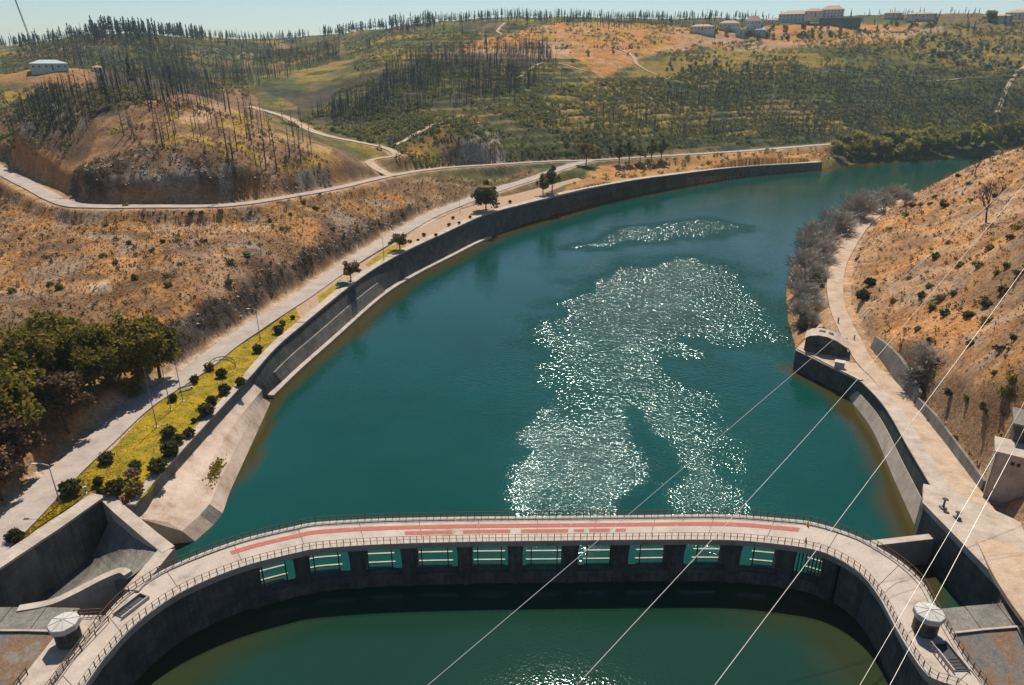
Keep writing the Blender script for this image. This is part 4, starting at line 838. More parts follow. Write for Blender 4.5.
for k, (pl, lab) in enumerate(cab):
    n_ = len(pl); u = (np.array([p[0] for p in pl])-pl[0][0])/(pl[-1][0]-pl[0][0]); Y0, Y1 = (46, 120) if k < 3 else (44, 80)
    cable(lab, [W(x, y, None, Y0+(Y1-Y0)*t) for (x, y), t in zip(pl, u)], .036 if k < 3 else .021)
fc = [([(800, 66), (850, 71), (930, 76), (1040, 79)], 0), ([(800, 69), (850, 74), (930, 79), (1040, 82)], 1)]
for pl, i in fc: cable(['upper', 'lower'][i]+' of two thin power cables high on the far right hillside', [W(x, y, None, 690) for x, y in pl], .14)
cable('thin sagging cable across the dark hillside above the far shore trees', [W(x, y, None, 590) for x, y in ((690, 112), (760, 112), (830, 107), (900, 101), (1005, 93), (1040, 90))], .09)
def pole(px, py, h, label, r=.22):
    p = hit(px, py); t = thing('utility_pole', label, 'pole', tuple(p)); MB().lathe([(r, -.5), (r*.6, h)], 6).o('pole', M['lamp'], t); MB().box((0, 0, h-.8), (2.4, .2, .2)).o('crossarm', M['lamp'], t)
pole(466, 122, 24, 'tall grey utility pole on the hillside above the rock outcrop'); pole(456, 112, 17, 'shorter grey utility pole beside the tall one above the outcrop'); pole(390, 143, 14, 'utility pole at the hairpin of the dirt track'); pole(815, 72, 14, 'utility pole where the far hillside cables end'); pole(430, 26, 16, 'utility pole standing on the skyline left of the orange field'); pole(702, 40, 20, 'pale utility pole in the village field', .3); pole(80, 70, 22, 'leaning pale utility pole by the left hill house', .3)
p = hit(36, 55); t = thing('radio_mast', 'tall thin lattice mast rising above the left skyline', 'mast', tuple(p)); t.rotation_euler = (0, math.radians(-8), 0)
D_ = np.linalg.norm(p); hm = 62/F*p[1]
for k in range(3): MB().tube([(.9*math.cos(k*2.1), .9*math.sin(k*2.1), -1), (.3*math.cos(k*2.1), .3*math.sin(k*2.1), hm)], .22, k=4).o('mast_leg', M['lamp'], t)
for j in range(14):
    z = hm*j/14; MB().tube([(.8-.4*j/14, 0, z), (-.5, .6, z+hm/28), (-.4, -.6, z+hm/14)], .12, k=4).o('brace', M['lamp'], t)

# ------------------------------------------------------------------ houses
M['plaster'] = mat_rough('plaster', [(.5, .48, .44), (.62, .6, .56)], .3, .9, .1, 2, (.9, 1.05)); M['plaster_blue'] = mat_rough('bluish_plaster', [(.35, .45, .47), (.48, .56, .57)], .3, .9, .1, 2, (.9, 1.05)); M['stonewall'] = mat_rough('stone_wall', [(.10, .13, .12), (.17, .19, .17)], .4, .95, .3, 2); M['rooftile'] = mat_rough('roof_tiles', [(.42, .26, .18), (.52, .36, .27)], .5, .9, .3, 2)
def house(px, py, wpx, hpx, label, wall='plaster', roof='rooftile', storeys=1, flat=False, ry=0.0, depth=.7):
    p = hit(px, py)
    if p is None: p = W(px, py, None, 930)
    s = F/(p[1]*math.cos(PIT)+(CZ-p[2])*math.sin(PIT)); w, h = wpx/s, hpx/s; d = w*depth
    t = thing('house', label, 'house', tuple(p), math.atan2(-p[0], p[1])+ry); h *= .85; hw = h*(.95 if flat else .66)
    MB().box((0, 0, hw/2-2.5), (w, d, hw+5)).o('wall', M[wall], t); ov = .45
    if flat: MB().box((0, 0, hw+.2), (w+1, d+1, .4)).o('roof', M[roof], t)
    else:
        a_, b_ = w/2+ov, d/2+ov; rd = w*.22
        r = MB().add([(-a_, -b_, hw), (a_, -b_, hw), (a_, b_, hw), (-a_, b_, hw), (-rd, 0, h*1.02), (rd, 0, h*1.02)], [(3, 2, 1, 0), (0, 1, 5, 4), (1, 2, 5), (2, 3, 4, 5), (3, 0, 4)]).o('roof', M[roof], t)
        MB().box((w*.28, 0, h), (.8, .8, 1.6)).o('chimney', M['plaster'], r)
    nw = max(2, int(w/4)); hs = hw/storeys
    for st_ in range(storeys):
        for k in range(nw):
            x = -w/2+w*(k+.5)/nw
            if st_ == 0 and k == nw//2: MB().box((x, -d/2-.02, hs*.38), (1.1, .12, hs*.76)).o('door', M['rust'], t); continue
            f = MB().box((x, -d/2-.02, hs*(st_+.55)), (1.5, .12, min(1.5, hs*.5))).o('window', M['white'], t); MB().box((x, -d/2-.07, hs*(st_+.55)), (1.2, .1, min(1.2, hs*.4))).o('pane', M['glass'], f)
    return t
house(702, 31, 24, 7, 'long low house with a pale hipped roof, leftmost in the village'); house(729, 29, 20, 9, 'low hipped-roof house second from the left in the village'); house(753, 31, 14, 16, 'tall narrow pale house between the low village houses', storeys=2)
house(741, 35, 11, 6, 'small bluish shed left below the tall narrow house', 'plaster_blue', 'plaster_blue', flat=True); house(760, 34, 11, 7, 'small bluish shed right below the tall narrow house', 'plaster_blue', 'plaster_blue'); house(770, 24, 15, 6, 'small pale-roofed house half hidden by bushes')
house(793, 22, 28, 12, 'long two-storey house left of the big terraced house', 'plaster_blue', storeys=2); house(813, 17, 16, 9, 'tiled house just behind and left of the big terraced house')
bh = house(831, 18, 22, 13, 'big three-storey house with balconies above a stone terrace wall', 'plaster', storeys=3)
p = hit(839, 26); t = thing('terrace_wall', 'dark stone terrace wall below the big three-storey house', 'wall', tuple(p), math.atan2(-p[0], p[1])); s = F/p[1]
MB().box((0, 0, 3.4), (35/s, 6, 10.8)).o('wall', M['stonewall'], t); MB().box((0, 0, 8.95), (36/s, 6.6, .3)).o('coping', M['plaster'], t)
house(893, 17, 16, 6, 'low tiled house on the skyline right of the big house'); house(921, 18, 26, 6, 'long low tiled house on the skyline behind bushes'); house(997, 20, 26, 6, 'low house behind a dark hedge under the round skyline tree'); house(1019, 19, 24, 10, 'tiled house at the right edge of the skyline')
house(50, 70, 32, 11, 'long bluish-white house on the left hillside', 'plaster_blue', 'plaster_blue'); house(98, 71, 9, 6, 'tiny pink-roofed hut right of the left hill house')
house(880, 62, 7, 4, 'tiny pale hut on the far right slope above the cables', 'plaster', 'plaster', flat=True) if False else None
ORD = 'first second third fourth fifth sixth seventh eighth ninth tenth eleventh twelfth thirteenth fourteenth fifteenth sixteenth seventeenth eighteenth nineteenth twentieth twenty-first twenty-second twenty-third twenty-fourth twenty-fifth twenty-sixth twenty-seventh twenty-eighth twenty-ninth thirtieth thirty-first thirty-second thirty-third thirty-fourth thirty-fifth'.split()
# ------------------------------------------------------------------ vegetation kits
def leaf_quads(C, size, r, flat=.0):
    n = len(C); a = r.normal(size=(n, 3)); a /= np.linalg.norm(a, axis=1)[:, None]; b = np.cross(a, r.normal(size=(n, 3))); b /= np.linalg.norm(b, axis=1)[:, None]+1e-9
    s = (size*r.uniform(.6, 1.4, n))[:, None]; v = np.stack([C-a*s-b*s*.6, C+a*s-b*s*.6, C+a*s*.8+b*s*.6, C-a*s*.8+b*s*.6], 1)
    return v.reshape(-1, 3), np.arange(n*4).reshape(n, 4)
def crown_pts(n, rad, seed, clumps=26, spread=.34, lump=.25, z0=0.0):
    """points of a crown: clumps spread through an ellipsoid, dense near its skin"""
    r = np.random.default_rng(seed); d = r.normal(size=(clumps, 3)); d /= np.linalg.norm(d, axis=1)[:, None]; d[:, 2] = np.where(r.random(clumps) < .68, np.abs(d[:, 2]), -np.abs(d[:, 2])*.65)
    cc = d*(.45+.5*r.random(clumps))[:, None]*(1+lump*r.normal(size=(clumps, 1))); k = r.integers(0, clumps, n)
    q = r.normal(size=(n, 3)); q /= np.linalg.norm(q, axis=1)[:, None]; q *= (r.random(n)**.4)[:, None]*spread*(.6+.8*r.random(clumps)[k])[:, None]
    return (cc[k]+q)*np.array(rad)+[0, 0, z0]
def trunk_mesh(name, h, r0, seed, limbs=5, mat=None, lean=.05, lim_r=.35, spread=.4):
    r = random.Random(seed); m = MB(); top = (r.uniform(-1, 1)*lean*h, r.uniform(-1, 1)*lean*h, h)
    P_ = [(0, 0, -.6), (top[0]*.2, top[1]*.25, h*.35), (top[0]*.6, top[1]*.5, h*.7), top]; m.tube(P_, r0, r0*.25, k=6)
    for i in range(limbs):
        z = h*r.uniform(.35, .9); a_ = r.uniform(0, 6.28); l = h*spread*r.uniform(.5, 1); c = (top[0]*z/h, top[1]*z/h, z)
        m.tube([c, (c[0]+math.cos(a_)*l*.6, c[1]+math.sin(a_)*l*.6, z+l*.3), (c[0]+math.cos(a_)*l, c[1]+math.sin(a_)*l, z+l*.7)], r0*lim_r, r0*.08, k=4, cap=False)
    return m.me(name, mat or M['bark'], False)
def crown_mesh(name, rad, mat, n, leaf, seed, z0, **k):
    v, f = leaf_quads(crown_pts(n, rad, seed, z0=z0, **k), leaf, np.random.default_rng(seed+1)); return mesh(name, v, f, mat)
def tree(name, label, p, trunk, crown, sc=1.0, group=None, cat='tree', rz=None):
    t = thing(name, label, cat, tuple(p), random.uniform(0, 6.28) if rz is None else rz, group); t.scale = (sc,)*3 if np.isscalar(sc) else sc
    if trunk: obj('trunk', trunk, t)
    if crown: obj('crown', crown, t)
    return t
def bare_mesh(name, h, seed, stems=6, depth=3, mat=None, r0=.12, wide=.55, fan=3):
    r = random.Random(seed); m = MB()
    def grow(p, d, l, rad, lv):
        q = p+d*l; md = p+d*l*.5+np.array([r.uniform(-1, 1), r.uniform(-1, 1), r.uniform(-.3, .6)])*l*.08
        m.tube([p, md, q], rad, rad*.55, k=3, cap=False)
        if lv == 0: return
        for i in range(fan+(lv > 1)):
            nd = d+np.array([r.gauss(0, 1), r.gauss(0, 1), r.gauss(.15, .5)])*.55; nd /= np.linalg.norm(nd)
            grow(p+d*l*r.uniform(.45, 1), nd, l*r.uniform(.5, .75), max(rad*.55, .035), lv-1)
    for i in range(stems):
        d = np.array([r.gauss(0, wide), r.gauss(0, wide), 1.0]); d /= np.linalg.norm(d); grow(np.array([r.uniform(-.3, .3), r.uniform(-.3, .3), -.3]), d, h*r.uniform(.35, .5), r0, depth)
    return m.me(name, mat or M['twig'])
def burnt_mesh(name, h, seed, mat, nb=16, needles=0):
    r = random.Random(seed); m = MB(); b = (r.uniform(-.04, .04)*h, r.uniform(-.04, .04)*h)
    m.tube([(0, 0, -.8), (b[0]*.3, b[1]*.6, h*.5), (b[0], b[1], h)], .25, .07, k=4)
    for i in range(nb):
        z = h*r.uniform(.35, .98); a_ = r.uniform(0, 6.28); l = r.uniform(.5, 1)*(1.05-z/h+.15)*h*.24; u = z/h
        m.tube([(b[0]*u, b[1]*u, z), (b[0]*u+math.cos(a_)*l, b[1]*u+math.sin(a_)*l, z+l*r.uniform(-.1, .7))], .10, .035, k=3, cap=False)
    me = m.me(name, mat); return me
# ------------------------------------------------------------------ foreground trees, lower left
PT = [trunk_mesh('trunk', 9, .3, s, 6) for s in (1, 2)]
PC = [crown_mesh('crown', (3.6, 3.6, 5.0), M['pine'], 9000, .25, 11, 6.0, clumps=60, spread=.34), crown_mesh('crown', (3.2, 3.2, 4.2), M['pine'], 8000, .25, 12, 5.6, clumps=52, spread=.34), crown_mesh('crown', (2.9, 2.9, 4.0), M['brownleaf'], 5500, .24, 13, 5.4, clumps=46, spread=.34)]
FG = [(12, 448, 0, 1.0, 'tall dark green pine at the left edge beside the road'), (20, 475, 2, .85, 'scorched brownish tree at the left edge nearest the road bend'), (45, 405, 0, 1.05, 'broad dark green pine in the roadside clump behind the brown tree'), (68, 432, 2, .95, 'scorched reddish-brown tree in the middle of the roadside clump'), (60, 380, 0, 1.0, 'yellow-green topped pine at the back of the roadside clump'), (95, 400, 1, 1.05, 'dark pine in the centre right of the roadside clump'), (110, 385, 0, .95, 'dark pine behind the right end of the roadside clump'), (140, 390, 0, 1.1, 'full dark pine closest to the street lamp side of the clump'), (160, 378, 1, .95, 'rightmost pine of the roadside clump below the cutting'), (82, 372, 1, .85, 'small pine at the upper edge of the clump below the field'), (30, 392, 2, .8, 'small scorched tree at the upper left of the clump'), (2, 500, 2, .75, 'small brown tree in the lower left corner by the road')]
for x, y, k, s, lab in FG:
    p = hit(x, y); tree('pine_tree' if k < 2 else 'scorched_tree', lab, p, PT[k % 2], PC[k], s*1.4, 'trees clumped beside the riverside road')
# ------------------------------------------------------------------ lawn shrubs
SC = [crown_mesh('foliage', (1, 1, .85), M['hedge'], 1700, .11, 40+i, .72, clumps=70, spread=.30, lump=.03) for i in range(3)]
SP = crown_mesh('foliage', (1, 1, .9), M['pinkshrub'], 800, .12, 50, .7, clumps=34, spread=.32, lump=.1); SY = crown_mesh('foliage', (1, 1, .9), M['yellowgreen'], 900, .13, 51, .7, clumps=34, spread=.34, lump=.1)
ST = MB().tube([(0, 0, -.2), (0, 0, .5)], .08, .06, k=5).me('stem', M['bark'])
LS = [(16, 541, 1.1, 'h', 'round dark bush at the very tip of the lawn strip beside the wall'), (72, 494, 1.4, 'h', 'broad dark bush on the lawn tip beside the near street lamp'), (107, 463, 1.1, 'h', 'round dark bush on the road side of the lawn, first from the near lamp'), (99, 484, .75, 'h', 'small round bush on the lawn behind the floodlight'), (116, 493, 1.35, 'h', 'dark bush on the lawn corner beside the pink shrub'), (136, 494, 1.35, 'y', 'yellow-green bush in front of the pink shrub at the wall corner'), (133, 478, 1.1, 'p', 'pale pink flowering shrub on the lawn near the wall corner'), (136, 469, .9, 'h', 'small round bush just above the pink shrub'), (159, 472, 1.35, 'h', 'large dark bush against the park wall, first past the pink shrub'), (171, 455, 1.5, 'h', 'largest dark round bush against the park wall'), (179, 443, 1.0, 'h', 'smaller round bush joined to the largest wall bush'), (169, 437, 1.2, 'h', 'round dark bush in the middle of the lawn opposite the nearest flagpole'), (190, 436, .95, 'h', 'small grey-green bush beside the wall mid lawn'), (194, 422, .5, 'h', 'tiny round bush alone in the middle of the lawn'), (207, 415, 1.4, 'h', 'big dark bush near the wall opposite the farthest flagpole'), (212, 404, 1.05, 'h', 'round bush directly behind the big wall bush'), (225, 393, 1.15, 'h', 'dark round bush on the wall side below the ball pair'), (222, 377, 1.05, 'h', 'dark ball bush left of the arbour end of the lawn'), (241, 385, 1.0, 'h', 'green bush against the wall near the step in the coping'), (210, 370, 1.0, 'y', 'light green bush at the foot of the arbour'), (195, 383, .8, 'h', 'dark conical bush near the pale bench'), (173, 401, .9, 'h', 'round bush at the lawn edge between two flagpoles'), (258, 352, 1.05, 'h', 'dark round bush alone past the arbour'), (279, 333, 1.15, 'h', 'clump of dark bush at the lawn end by the wall step'), (283, 325, .8, 'y', 'small yellow-green bush at the far lawn end'), (293, 319, .6, 'h', 'small dark bush at the last tip of the lawn')]
for i, (x, y, r_, k, lab) in enumerate(LS):
    p = W(x, y, zbank(x)+.1); me = {'h': SC[i % 3], 'y': SY, 'p': SP}[k]; t = thing('lawn_shrub', lab, 'shrub', tuple(p), i*1.3, 'shrubs on the park lawn'); f = r_*1.2; t.scale = (f, f, f*(1.3 if 'conical' in lab else 1)); obj('foliage', me, t); obj('stem', ST, t)
# ------------------------------------------------------------------ trees along the verge and far shore
BT = trunk_mesh('trunk', 4.5, .22, 5, 5); BC = crown_mesh('crown', (3.2, 3.2, 2.9), M['hedge'], 4200, .24, 60, 4.4, clumps=44, spread=.36)
YC = crown_mesh('crown', (3.0, 3.0, 2.4), M['yellowgreen'], 2200, .28, 61, 4.6, clumps=26, spread=.36); GC = crown_mesh('crown', (2.0, 2.0, 2.8), M['green'], 1500, .26, 62, 4.4, clumps=20, spread=.36); PCW = crown_mesh('crown', (2.6, 2.6, 2.2), M['brownleaf'], 1800, .22, 63, 4.0, clumps=24, spread=.34)
RG = [crown_mesh('crown', (4.6, 4.6, 4.0), M['shore'], 3200, .36, 64+i, 4.6, clumps=34, spread=.32) for i in range(2)]; RY = crown_mesh('crown', (4.2, 4.2, 3.6), M['yellowgreen'], 2400, .42, 67, 4.2, clumps=30, spread=.34)
def zv(x, y, z): return W(x, y, z)
tree('broad_tree', 'big dark round tree on the verge above the reservoir wall', zv(486, 210, 11), BT, BC, (1.75, 1.75, 1.6)); tree('round_tree', 'small dark reddish round tree beside the teal car', zv(351, 281, 10.1), BT, PCW, 1.1); tree('round_tree', 'small dark umbrella-shaped tree on the grass strip by the verge lamp', zv(400, 250, 10.3), BT, PCW, (1.35, 1.35, 1.0))
tree('slender_tree', 'slender sparse tree left of the pair on the verge before the junction', hit(543, 196), BT, GC, 1.5); tree('slender_tree', 'slender taller tree right of the pair on the verge before the junction', hit(552, 193), BT, GC, 1.9); tree('yellow_tree', 'yellow-green round tree at the road junction', hit(586, 166), BT, YC, 2.2)
for i, (x, y, s) in enumerate(((619, 165, 1.15), (629, 163, 1.2), (640, 162, 1.2), (651, 161, 1.2), (661, 160, 1.15))): tree('roadside_tree', ['first', 'second', 'third', 'fourth', 'fifth'][i]+' from the left in the row of small trees below the far road', hit(x, y), BT, GC if i != 2 else YC, s*1.6*(.7 if i == 2 else 1), 'row of small trees below the far road')
for i, (x, y, r_) in enumerate(((510, 203, .8), (436, 236, .6), (449, 226, .7), (453, 219, .7), (459, 224, .6), (424, 236, .7), (418, 241, .5), (463, 231, .6), (470, 218, .6), (481, 205, .6))):
    p = hit(x, y) ; t = thing('verge_shrub', ['lone dark shrub on the verge right of the big dark tree', 'low shrub on the verge midway to the umbrella tree', 'upper shrub of the verge planting left of the big tree', 'topmost shrub of the verge planting by the lamp', 'lower shrub of the verge planting left of the big tree', 'shrub beside the grass strip end', 'tiny shrub next to the umbrella tree', 'shrub at the wall coping left of the big tree', 'shrub just left of the big dark tree', 'shrub behind the big dark tree at the road edge'][i], 'shrub', tuple(W(x, y, zbank(x)+.15)), i, 'small shrubs on the verge'); t.scale = (r_*1.2,)*3; obj('foliage', SC[i % 3], t); obj('stem', ST, t)
FS = [(838, 158, 0, .9), (852, 160, 2, 1.1), (866, 157, 0, 1.2), (880, 158, 0, 1.25), (893, 152, 0, 1.3), (905, 160, 1, 1.15), (918, 157, 0, 1.3), (926, 150, 1, 1.3), (938, 156, 0, 1.3), (948, 148, 2, 1.1), (962, 150, 0, 1.2), (975, 147, 1, 1.3), (990, 145, 2, 1.2), (1004, 143, 2, 1.25), (1018, 142, 2, 1.3), (858, 146, 0, .9), (909, 146, 0, 1.0), (845, 146, 0, .7)]
ordn = ['first', 'second', 'third', 'fourth', 'fifth', 'sixth', 'seventh', 'eighth', 'ninth', 'tenth', 'eleventh', 'twelfth', 'thirteenth', 'fourteenth', 'fifteenth', 'sixteenth', 'seventeenth', 'eighteenth']
fso = sorted(FS)
for i, (x, y, k, s) in enumerate(fso):
    p = hit(x, y)
    if p is None or p[1] < 400: p = W(x, y, 4)
    tree('shore_tree', ordn[i]+' from the left of the leafy '+('yellowish' if k == 2 else 'green')+' trees on the far right shore', p, BT, RG[k] if k < 2 else RY, s*1.75, 'leafy trees on the far right shore')
# ------------------------------------------------------------------ bare riverside shrubs and bare trees on the right bank
BS = [bare_mesh('bare_shrub', 7.5, s, 10, 3, None, .10, .5, 5) for s in (1, 2, 3)]; BB = bare_mesh('bare_tree', 11.0, 9, 1, 4, M['char'], .22, .1, 3)
sb = [(905, 205, 1.0), (894, 205, 1.1), (884, 212, 1.1), (872, 214, 1.2), (862, 219, 1.25), (853, 224, 1.2), (845, 232, 1.2), (838, 238, 1.2), (830, 243, 1.2), (822, 248, 1.2), (815, 256, 1.15), (826, 262, 1.1), (808, 263, 1.2), (818, 270, 1.1), (805, 277, 1.1), (815, 284, 1.0), (803, 291, 1.0), (812, 299, .9), (800, 306, .85), (809, 314, .85), (800, 322, .8), (812, 325, .7), (850, 214, 1.3), (832, 230, 1.3), (812, 244, 1.2), (870, 208, 1.2)]
for i, (x, y, s) in enumerate(sorted(sb, key=lambda q: -q[1])):
    p = hit(x, y); o = obj('bare_shrub', BS[i % 3], None, tuple(p), i*2.1, s*(1.0, 1.5, 1.25, 1.6)[i % 4])
    tag(o, 'leafless grey-brown shrub in the right shore thicket, '+ORD[i]+' counting away from the shed', 'shrub', 'bare shrubs along the right shore')
for i, (x, y, s, lab) in enumerate(((988, 222, 1.8, 'tall charred bare tree standing alone on the dry right slope'), (976, 176, 1.2, 'thin bare tree on the right slope skyline left of the tall one'), (1010, 150, 1.0, 'bare tree at the top right edge of the dry slope'), (921, 372, .62, 'grey leafless tree above the tall panelled wall'), (914, 388, .5, 'smaller leafless tree leaning over the panelled wall'))):
    tag(obj('bare_tree', BB if i < 3 else BS[i % 3], None, tuple(hit(x, y)), i, s if i < 3 else s*2), lab, 'tree')
for i, (x, y, s) in enumerate(((808, 252, 1.9), (826, 240, 2.0), (846, 226, 1.9), (868, 214, 1.8), (803, 284, 1.7), (818, 290, 1.5), (804, 312, 1.4))):
    t = thing('thicket_shrub', 'grey-green leafy shrub among the bare right shore thicket, '+ORD[i]+' in the list from the middle bank' if False else ['grey-green leafy shrub low in the thicket where the shore bulges out', 'grey-green leafy shrub in the thicket left of the track bend', 'grey-green leafy shrub in the upper thicket below the track', 'grey-green leafy shrub near the far end of the thicket', 'grey-green leafy shrub at the waterline in the lower thicket', 'small leafy shrub between the lower thicket and the track', 'small leafy shrub at the shed end of the thicket'][i], 'shrub', tuple(hit(x, y)), i); t.scale = (s*1.2, s*1.2, s*1.5); obj('foliage', crown_mesh('foliage', (1, 1, .9), M['olive'], 420, .14, 140+i, .7, clumps=24, spread=.4, lump=.2), t); obj('stem', ST, t)
# green shrubs at the water's edge
for i, (x, y, s) in enumerate(((800, 262, 1.5), (797, 283, 1.6), (802, 330, 1.2), (862, 300, 1.6), (869, 286, 1.3), (822, 333, .9))):
    p = hit(x, y); t = thing('shore_shrub', ['dark green shrub at the tip of the right shore thicket', 'dark green shrub low on the right shore by the water', 'shrub behind the shed by the water', 'green thicket on the slope right of the dirt track', 'smaller green shrub above the track thicket', 'yellow-green bush at the shed corner'][i], 'shrub', tuple(p), i); t.scale = (s*1.3,)*3; obj('foliage', SC[i % 3] if i < 5 else SY, t); obj('stem', ST, t)
# ------------------------------------------------------------------ small bushes dotted over the dry slopes
DB = [mesh('slope_bush', *leaf_quads(crown_pts(160, (1, 1, .75), 70+i, clumps=14, spread=.45, z0=.45), .22, np.random.default_rng(70+i)), m_) for i, m_ in enumerate((M['green'], M['yellowgreen'], M['hedge']))]
def bushes(pts, label, group, smin=.8, smax=1.5):
    for i, (x, y) in enumerate(sorted(pts)):
        p = hit(x, y)
        if p is None or p[2] < .3: continue
        tag(obj('slope_bush', random.choice(DB), None, tuple(p-[0, 0, .1]), random.uniform(0, 6), random.uniform(smin, smax)*1.0), label+', '+ORD[i]+' from the left', 'bush', group)
bushes([(857, 260+0), (934, 198), (958, 177), (969, 185), (943, 202), (930, 205), (944, 207), (912, 207), (920, 206), (971, 201), (995, 197), (1017, 230), (979, 267), (948, 243), (935, 258), (960, 266), (997, 273), (1006, 267), (929, 287), (921, 297), (909, 279), (985, 300), (1003, 292), (954, 295), (940, 300), (1018, 275), (1010, 240), (990, 250), (906, 216), (890, 230)], 'small bush on the upper dry right slope', 'bushes on the upper right slope')
bushes([(932, 309), (944, 316), (966, 317), (986, 306), (893, 302), (985, 322), (918, 330), (930, 341), (994, 375), (1012, 380), (1005, 395), (985, 410), (967, 400), (950, 395), (930, 440 - 18), (1000, 352), (970, 345), (1015, 340), (955, 440)], 'bush on the lower dry right slope above the road', 'bushes on the lower right slope', .8, 1.4)
bushes([(126, 207), (190, 215), (201, 213), (221, 212), (106, 226), (129, 244), (163, 243), (178, 242), (204, 243), (103, 257), (152, 252), (135, 279), (248, 256), (168, 286), (167, 277), (20, 240), (47, 258), (50, 285), (60, 289), (231, 264), (228, 284), (12, 292), (303, 203), (316, 210), (333, 230), (270, 222), (282, 230), (290, 215), (250, 213), (180, 265), (115, 264), (320, 195)], 'small bush on the dry field between the two left roads', 'bushes on the dry field', .7, 1.3)
# ------------------------------------------------------------------ burnt trees on the hills
BU = [burnt_mesh('burnt_tree', 15, s, M['char'], 15+s) for s in range(4)]
M['bluepine'] = mat_leaf('far_pine_foliage', [(.025, .042, .038), (.05, .075, .062), (.085, .11, .08)], .3, .1)
def slim_mesh(seed):
    r = np.random.default_rng(seed); n_ = 130; z = r.uniform(.3, 1, n_); a_ = r.uniform(0, 6.28, n_); rr = (1.08-z)*r.random(n_)**.5*2.4
    v, f = leaf_quads(np.stack([rr*np.cos(a_), rr*np.sin(a_), z*15], 1), .42, r); n0 = len(v); m = MB().tube([(0, 0, -.8), (0, 0, 15)], .2, .05, k=4)
    return mesh('slim_tree', np.vstack([v, m.v]), [tuple(q) for q in f]+[tuple(i+n0 for i in q) for q in m.f], M['bluepine'])
SL = [slim_mesh(s) for s in (81, 82)]
kn_t = [(163, 147, 1.05), (179, 117, 1.0), (229, 164, 1.35), (266, 170, 1.2), (277, 171, 1.25), (139, 96, 1.1), (121, 100, 1.0), (110, 104, 1.0), (150, 112, 1.0), (196, 128, .8), (250, 140, .9), (262, 128, .9), (170, 126, .8), (92, 118, .9), (75, 128, .8), (300, 152, .8), (312, 158, .7), (205, 150, .6)]
for i, (x, y, s) in enumerate(sorted(kn_t)): tag(obj('burnt_tree', BU[i % 4], None, tuple(hit(x, y)), i*1.7, s), 'charred bare trunk on the rounded knoll above the left road, '+ORD[i]+' from the left', 'tree', 'charred trunks on the knoll')
def zone(poly, n_, label, group, kit, smin, smax, name='burnt_tree', rs=1):
    r = np.random.default_rng(rs); poly = np.array(poly, float); got = []; tries = 0
    while len(got) < n_ and tries < n_*30:
        tries += 1; x, y = r.uniform(poly[:, 0].min(), poly[:, 0].max()), r.uniform(poly[:, 1].min(), poly[:, 1].max())
        if not inpoly(np.array([x]), np.array([y]), poly)[0]: continue
        p = hit(x, y)
        if p is None or p[1] > 1400: continue
        got.append((x, tuple(p), kit[int(r.integers(len(kit)))], r.uniform(0, 6.28), r.uniform(smin, smax)))
    got.sort(key=lambda g: g[0])
    for i, (x, p, me, a_, s_) in enumerate(got):
        tag(obj(name, me, None, p, a_, s_), label+(', '+ORD[i]+' from the left' if len(got) <= 35 else ''), 'tree', group)
zone([(100, 40), (200, 60), (215, 95), (165, 100), (105, 108)], 60, 'dark bare tree in the dense burnt wood behind the left knoll', 'burnt wood behind the knoll', BU+SL[:1], .7, 1.0, rs=1)
zone([(0, 46), (100, 33), (240, 38), (340, 36), (340, 42), (240, 46), (100, 42), (0, 54)], 40, 'dark slim tree on the left skyline ridge', 'trees on the left skyline', SL+BU, .8, 1.15, 'skyline_tree', 2)
zone([(345, 40), (470, 26), (545, 50), (545, 66), (440, 72), (350, 90)], 45, 'dark bare tree in the burnt belt left of the orange fields', 'burnt belt left of the fields', BU+SL[:1], .6, .95, rs=3)
zone([(455, 26), (600, 19), (760, 22), (760, 26), (600, 24), (455, 30)], 30, 'slim tree on the skyline behind the orange fields', 'trees on the middle skyline', SL+BU, .7, 1.1, 'skyline_tree', 4)
zone([(560, 75), (760, 60), (900, 70), (900, 125), (720, 140), (600, 145), (540, 130)], 60, 'bare tree scattered on the terraced hillside above the far road', 'bare trees on the terraced hillside', BU, .55, .85, rs=5)
zone([(900, 25), (1024, 22), (1024, 60), (960, 40)], 12, 'dark slim tree on the far right hilltop', 'trees on the far right hilltop', SL, .5, .9, 'skyline_tree', 6)
zone([(330, 95), (540, 70), (540, 120), (400, 145), (340, 130)], 35, 'bare tree on the dark slope above the hairpin track', 'bare trees above the hairpin', BU, .55, .85, rs=7)
# olive grove on the far right hill
OL = [mesh('olive_tree', *leaf_quads(crown_pts(170, (2.3, 2.3, 1.9), 90+i, clumps=14, spread=.42, z0=1.6), .5, np.random.default_rng(90+i)), M['olive']) for i in range(2)]
zone([(900, 42), (945, 32), (1000, 50), (1024, 62), (1024, 76), (960, 70), (920, 60)], 85, 'pale grey-green olive tree in the grove on the far right hillside', 'olive grove on the far right hillside', OL, .8, 1.25, 'olive_tree', 8)
zone([(640, 62), (720, 50), (790, 54), (760, 70), (680, 76)], 30, 'small olive tree on the ochre terraces below the village', 'olives below the village', OL, .6, 1.0, 'olive_tree', 9)
GB = [mesh('garden_bush', *leaf_quads(crown_pts(170, (2.2, 2.2, 2.4), 95, clumps=14, spread=.42, z0=1.8), .5, np.random.default_rng(95)), M['green'])]
zone([(690, 30), (780, 27), (860, 27), (930, 18), (940, 26), (860, 36), (770, 40)], 75, 'dark green garden tree among the village houses', 'garden trees of the village', GB, .6, 1.2, 'garden_tree', 10)
tree('round_tree', 'round open-crowned tree rising above the skyline near the right houses', hit(991, 21), BT, RG[0], 1.5)
zone([(560, 48), (640, 45), (640, 62), (570, 62)], 16, 'dark rounded shrub on the orange field below the middle skyline', 'shrubs on the orange field', GB, .4, .8, 'field_shrub', 11)

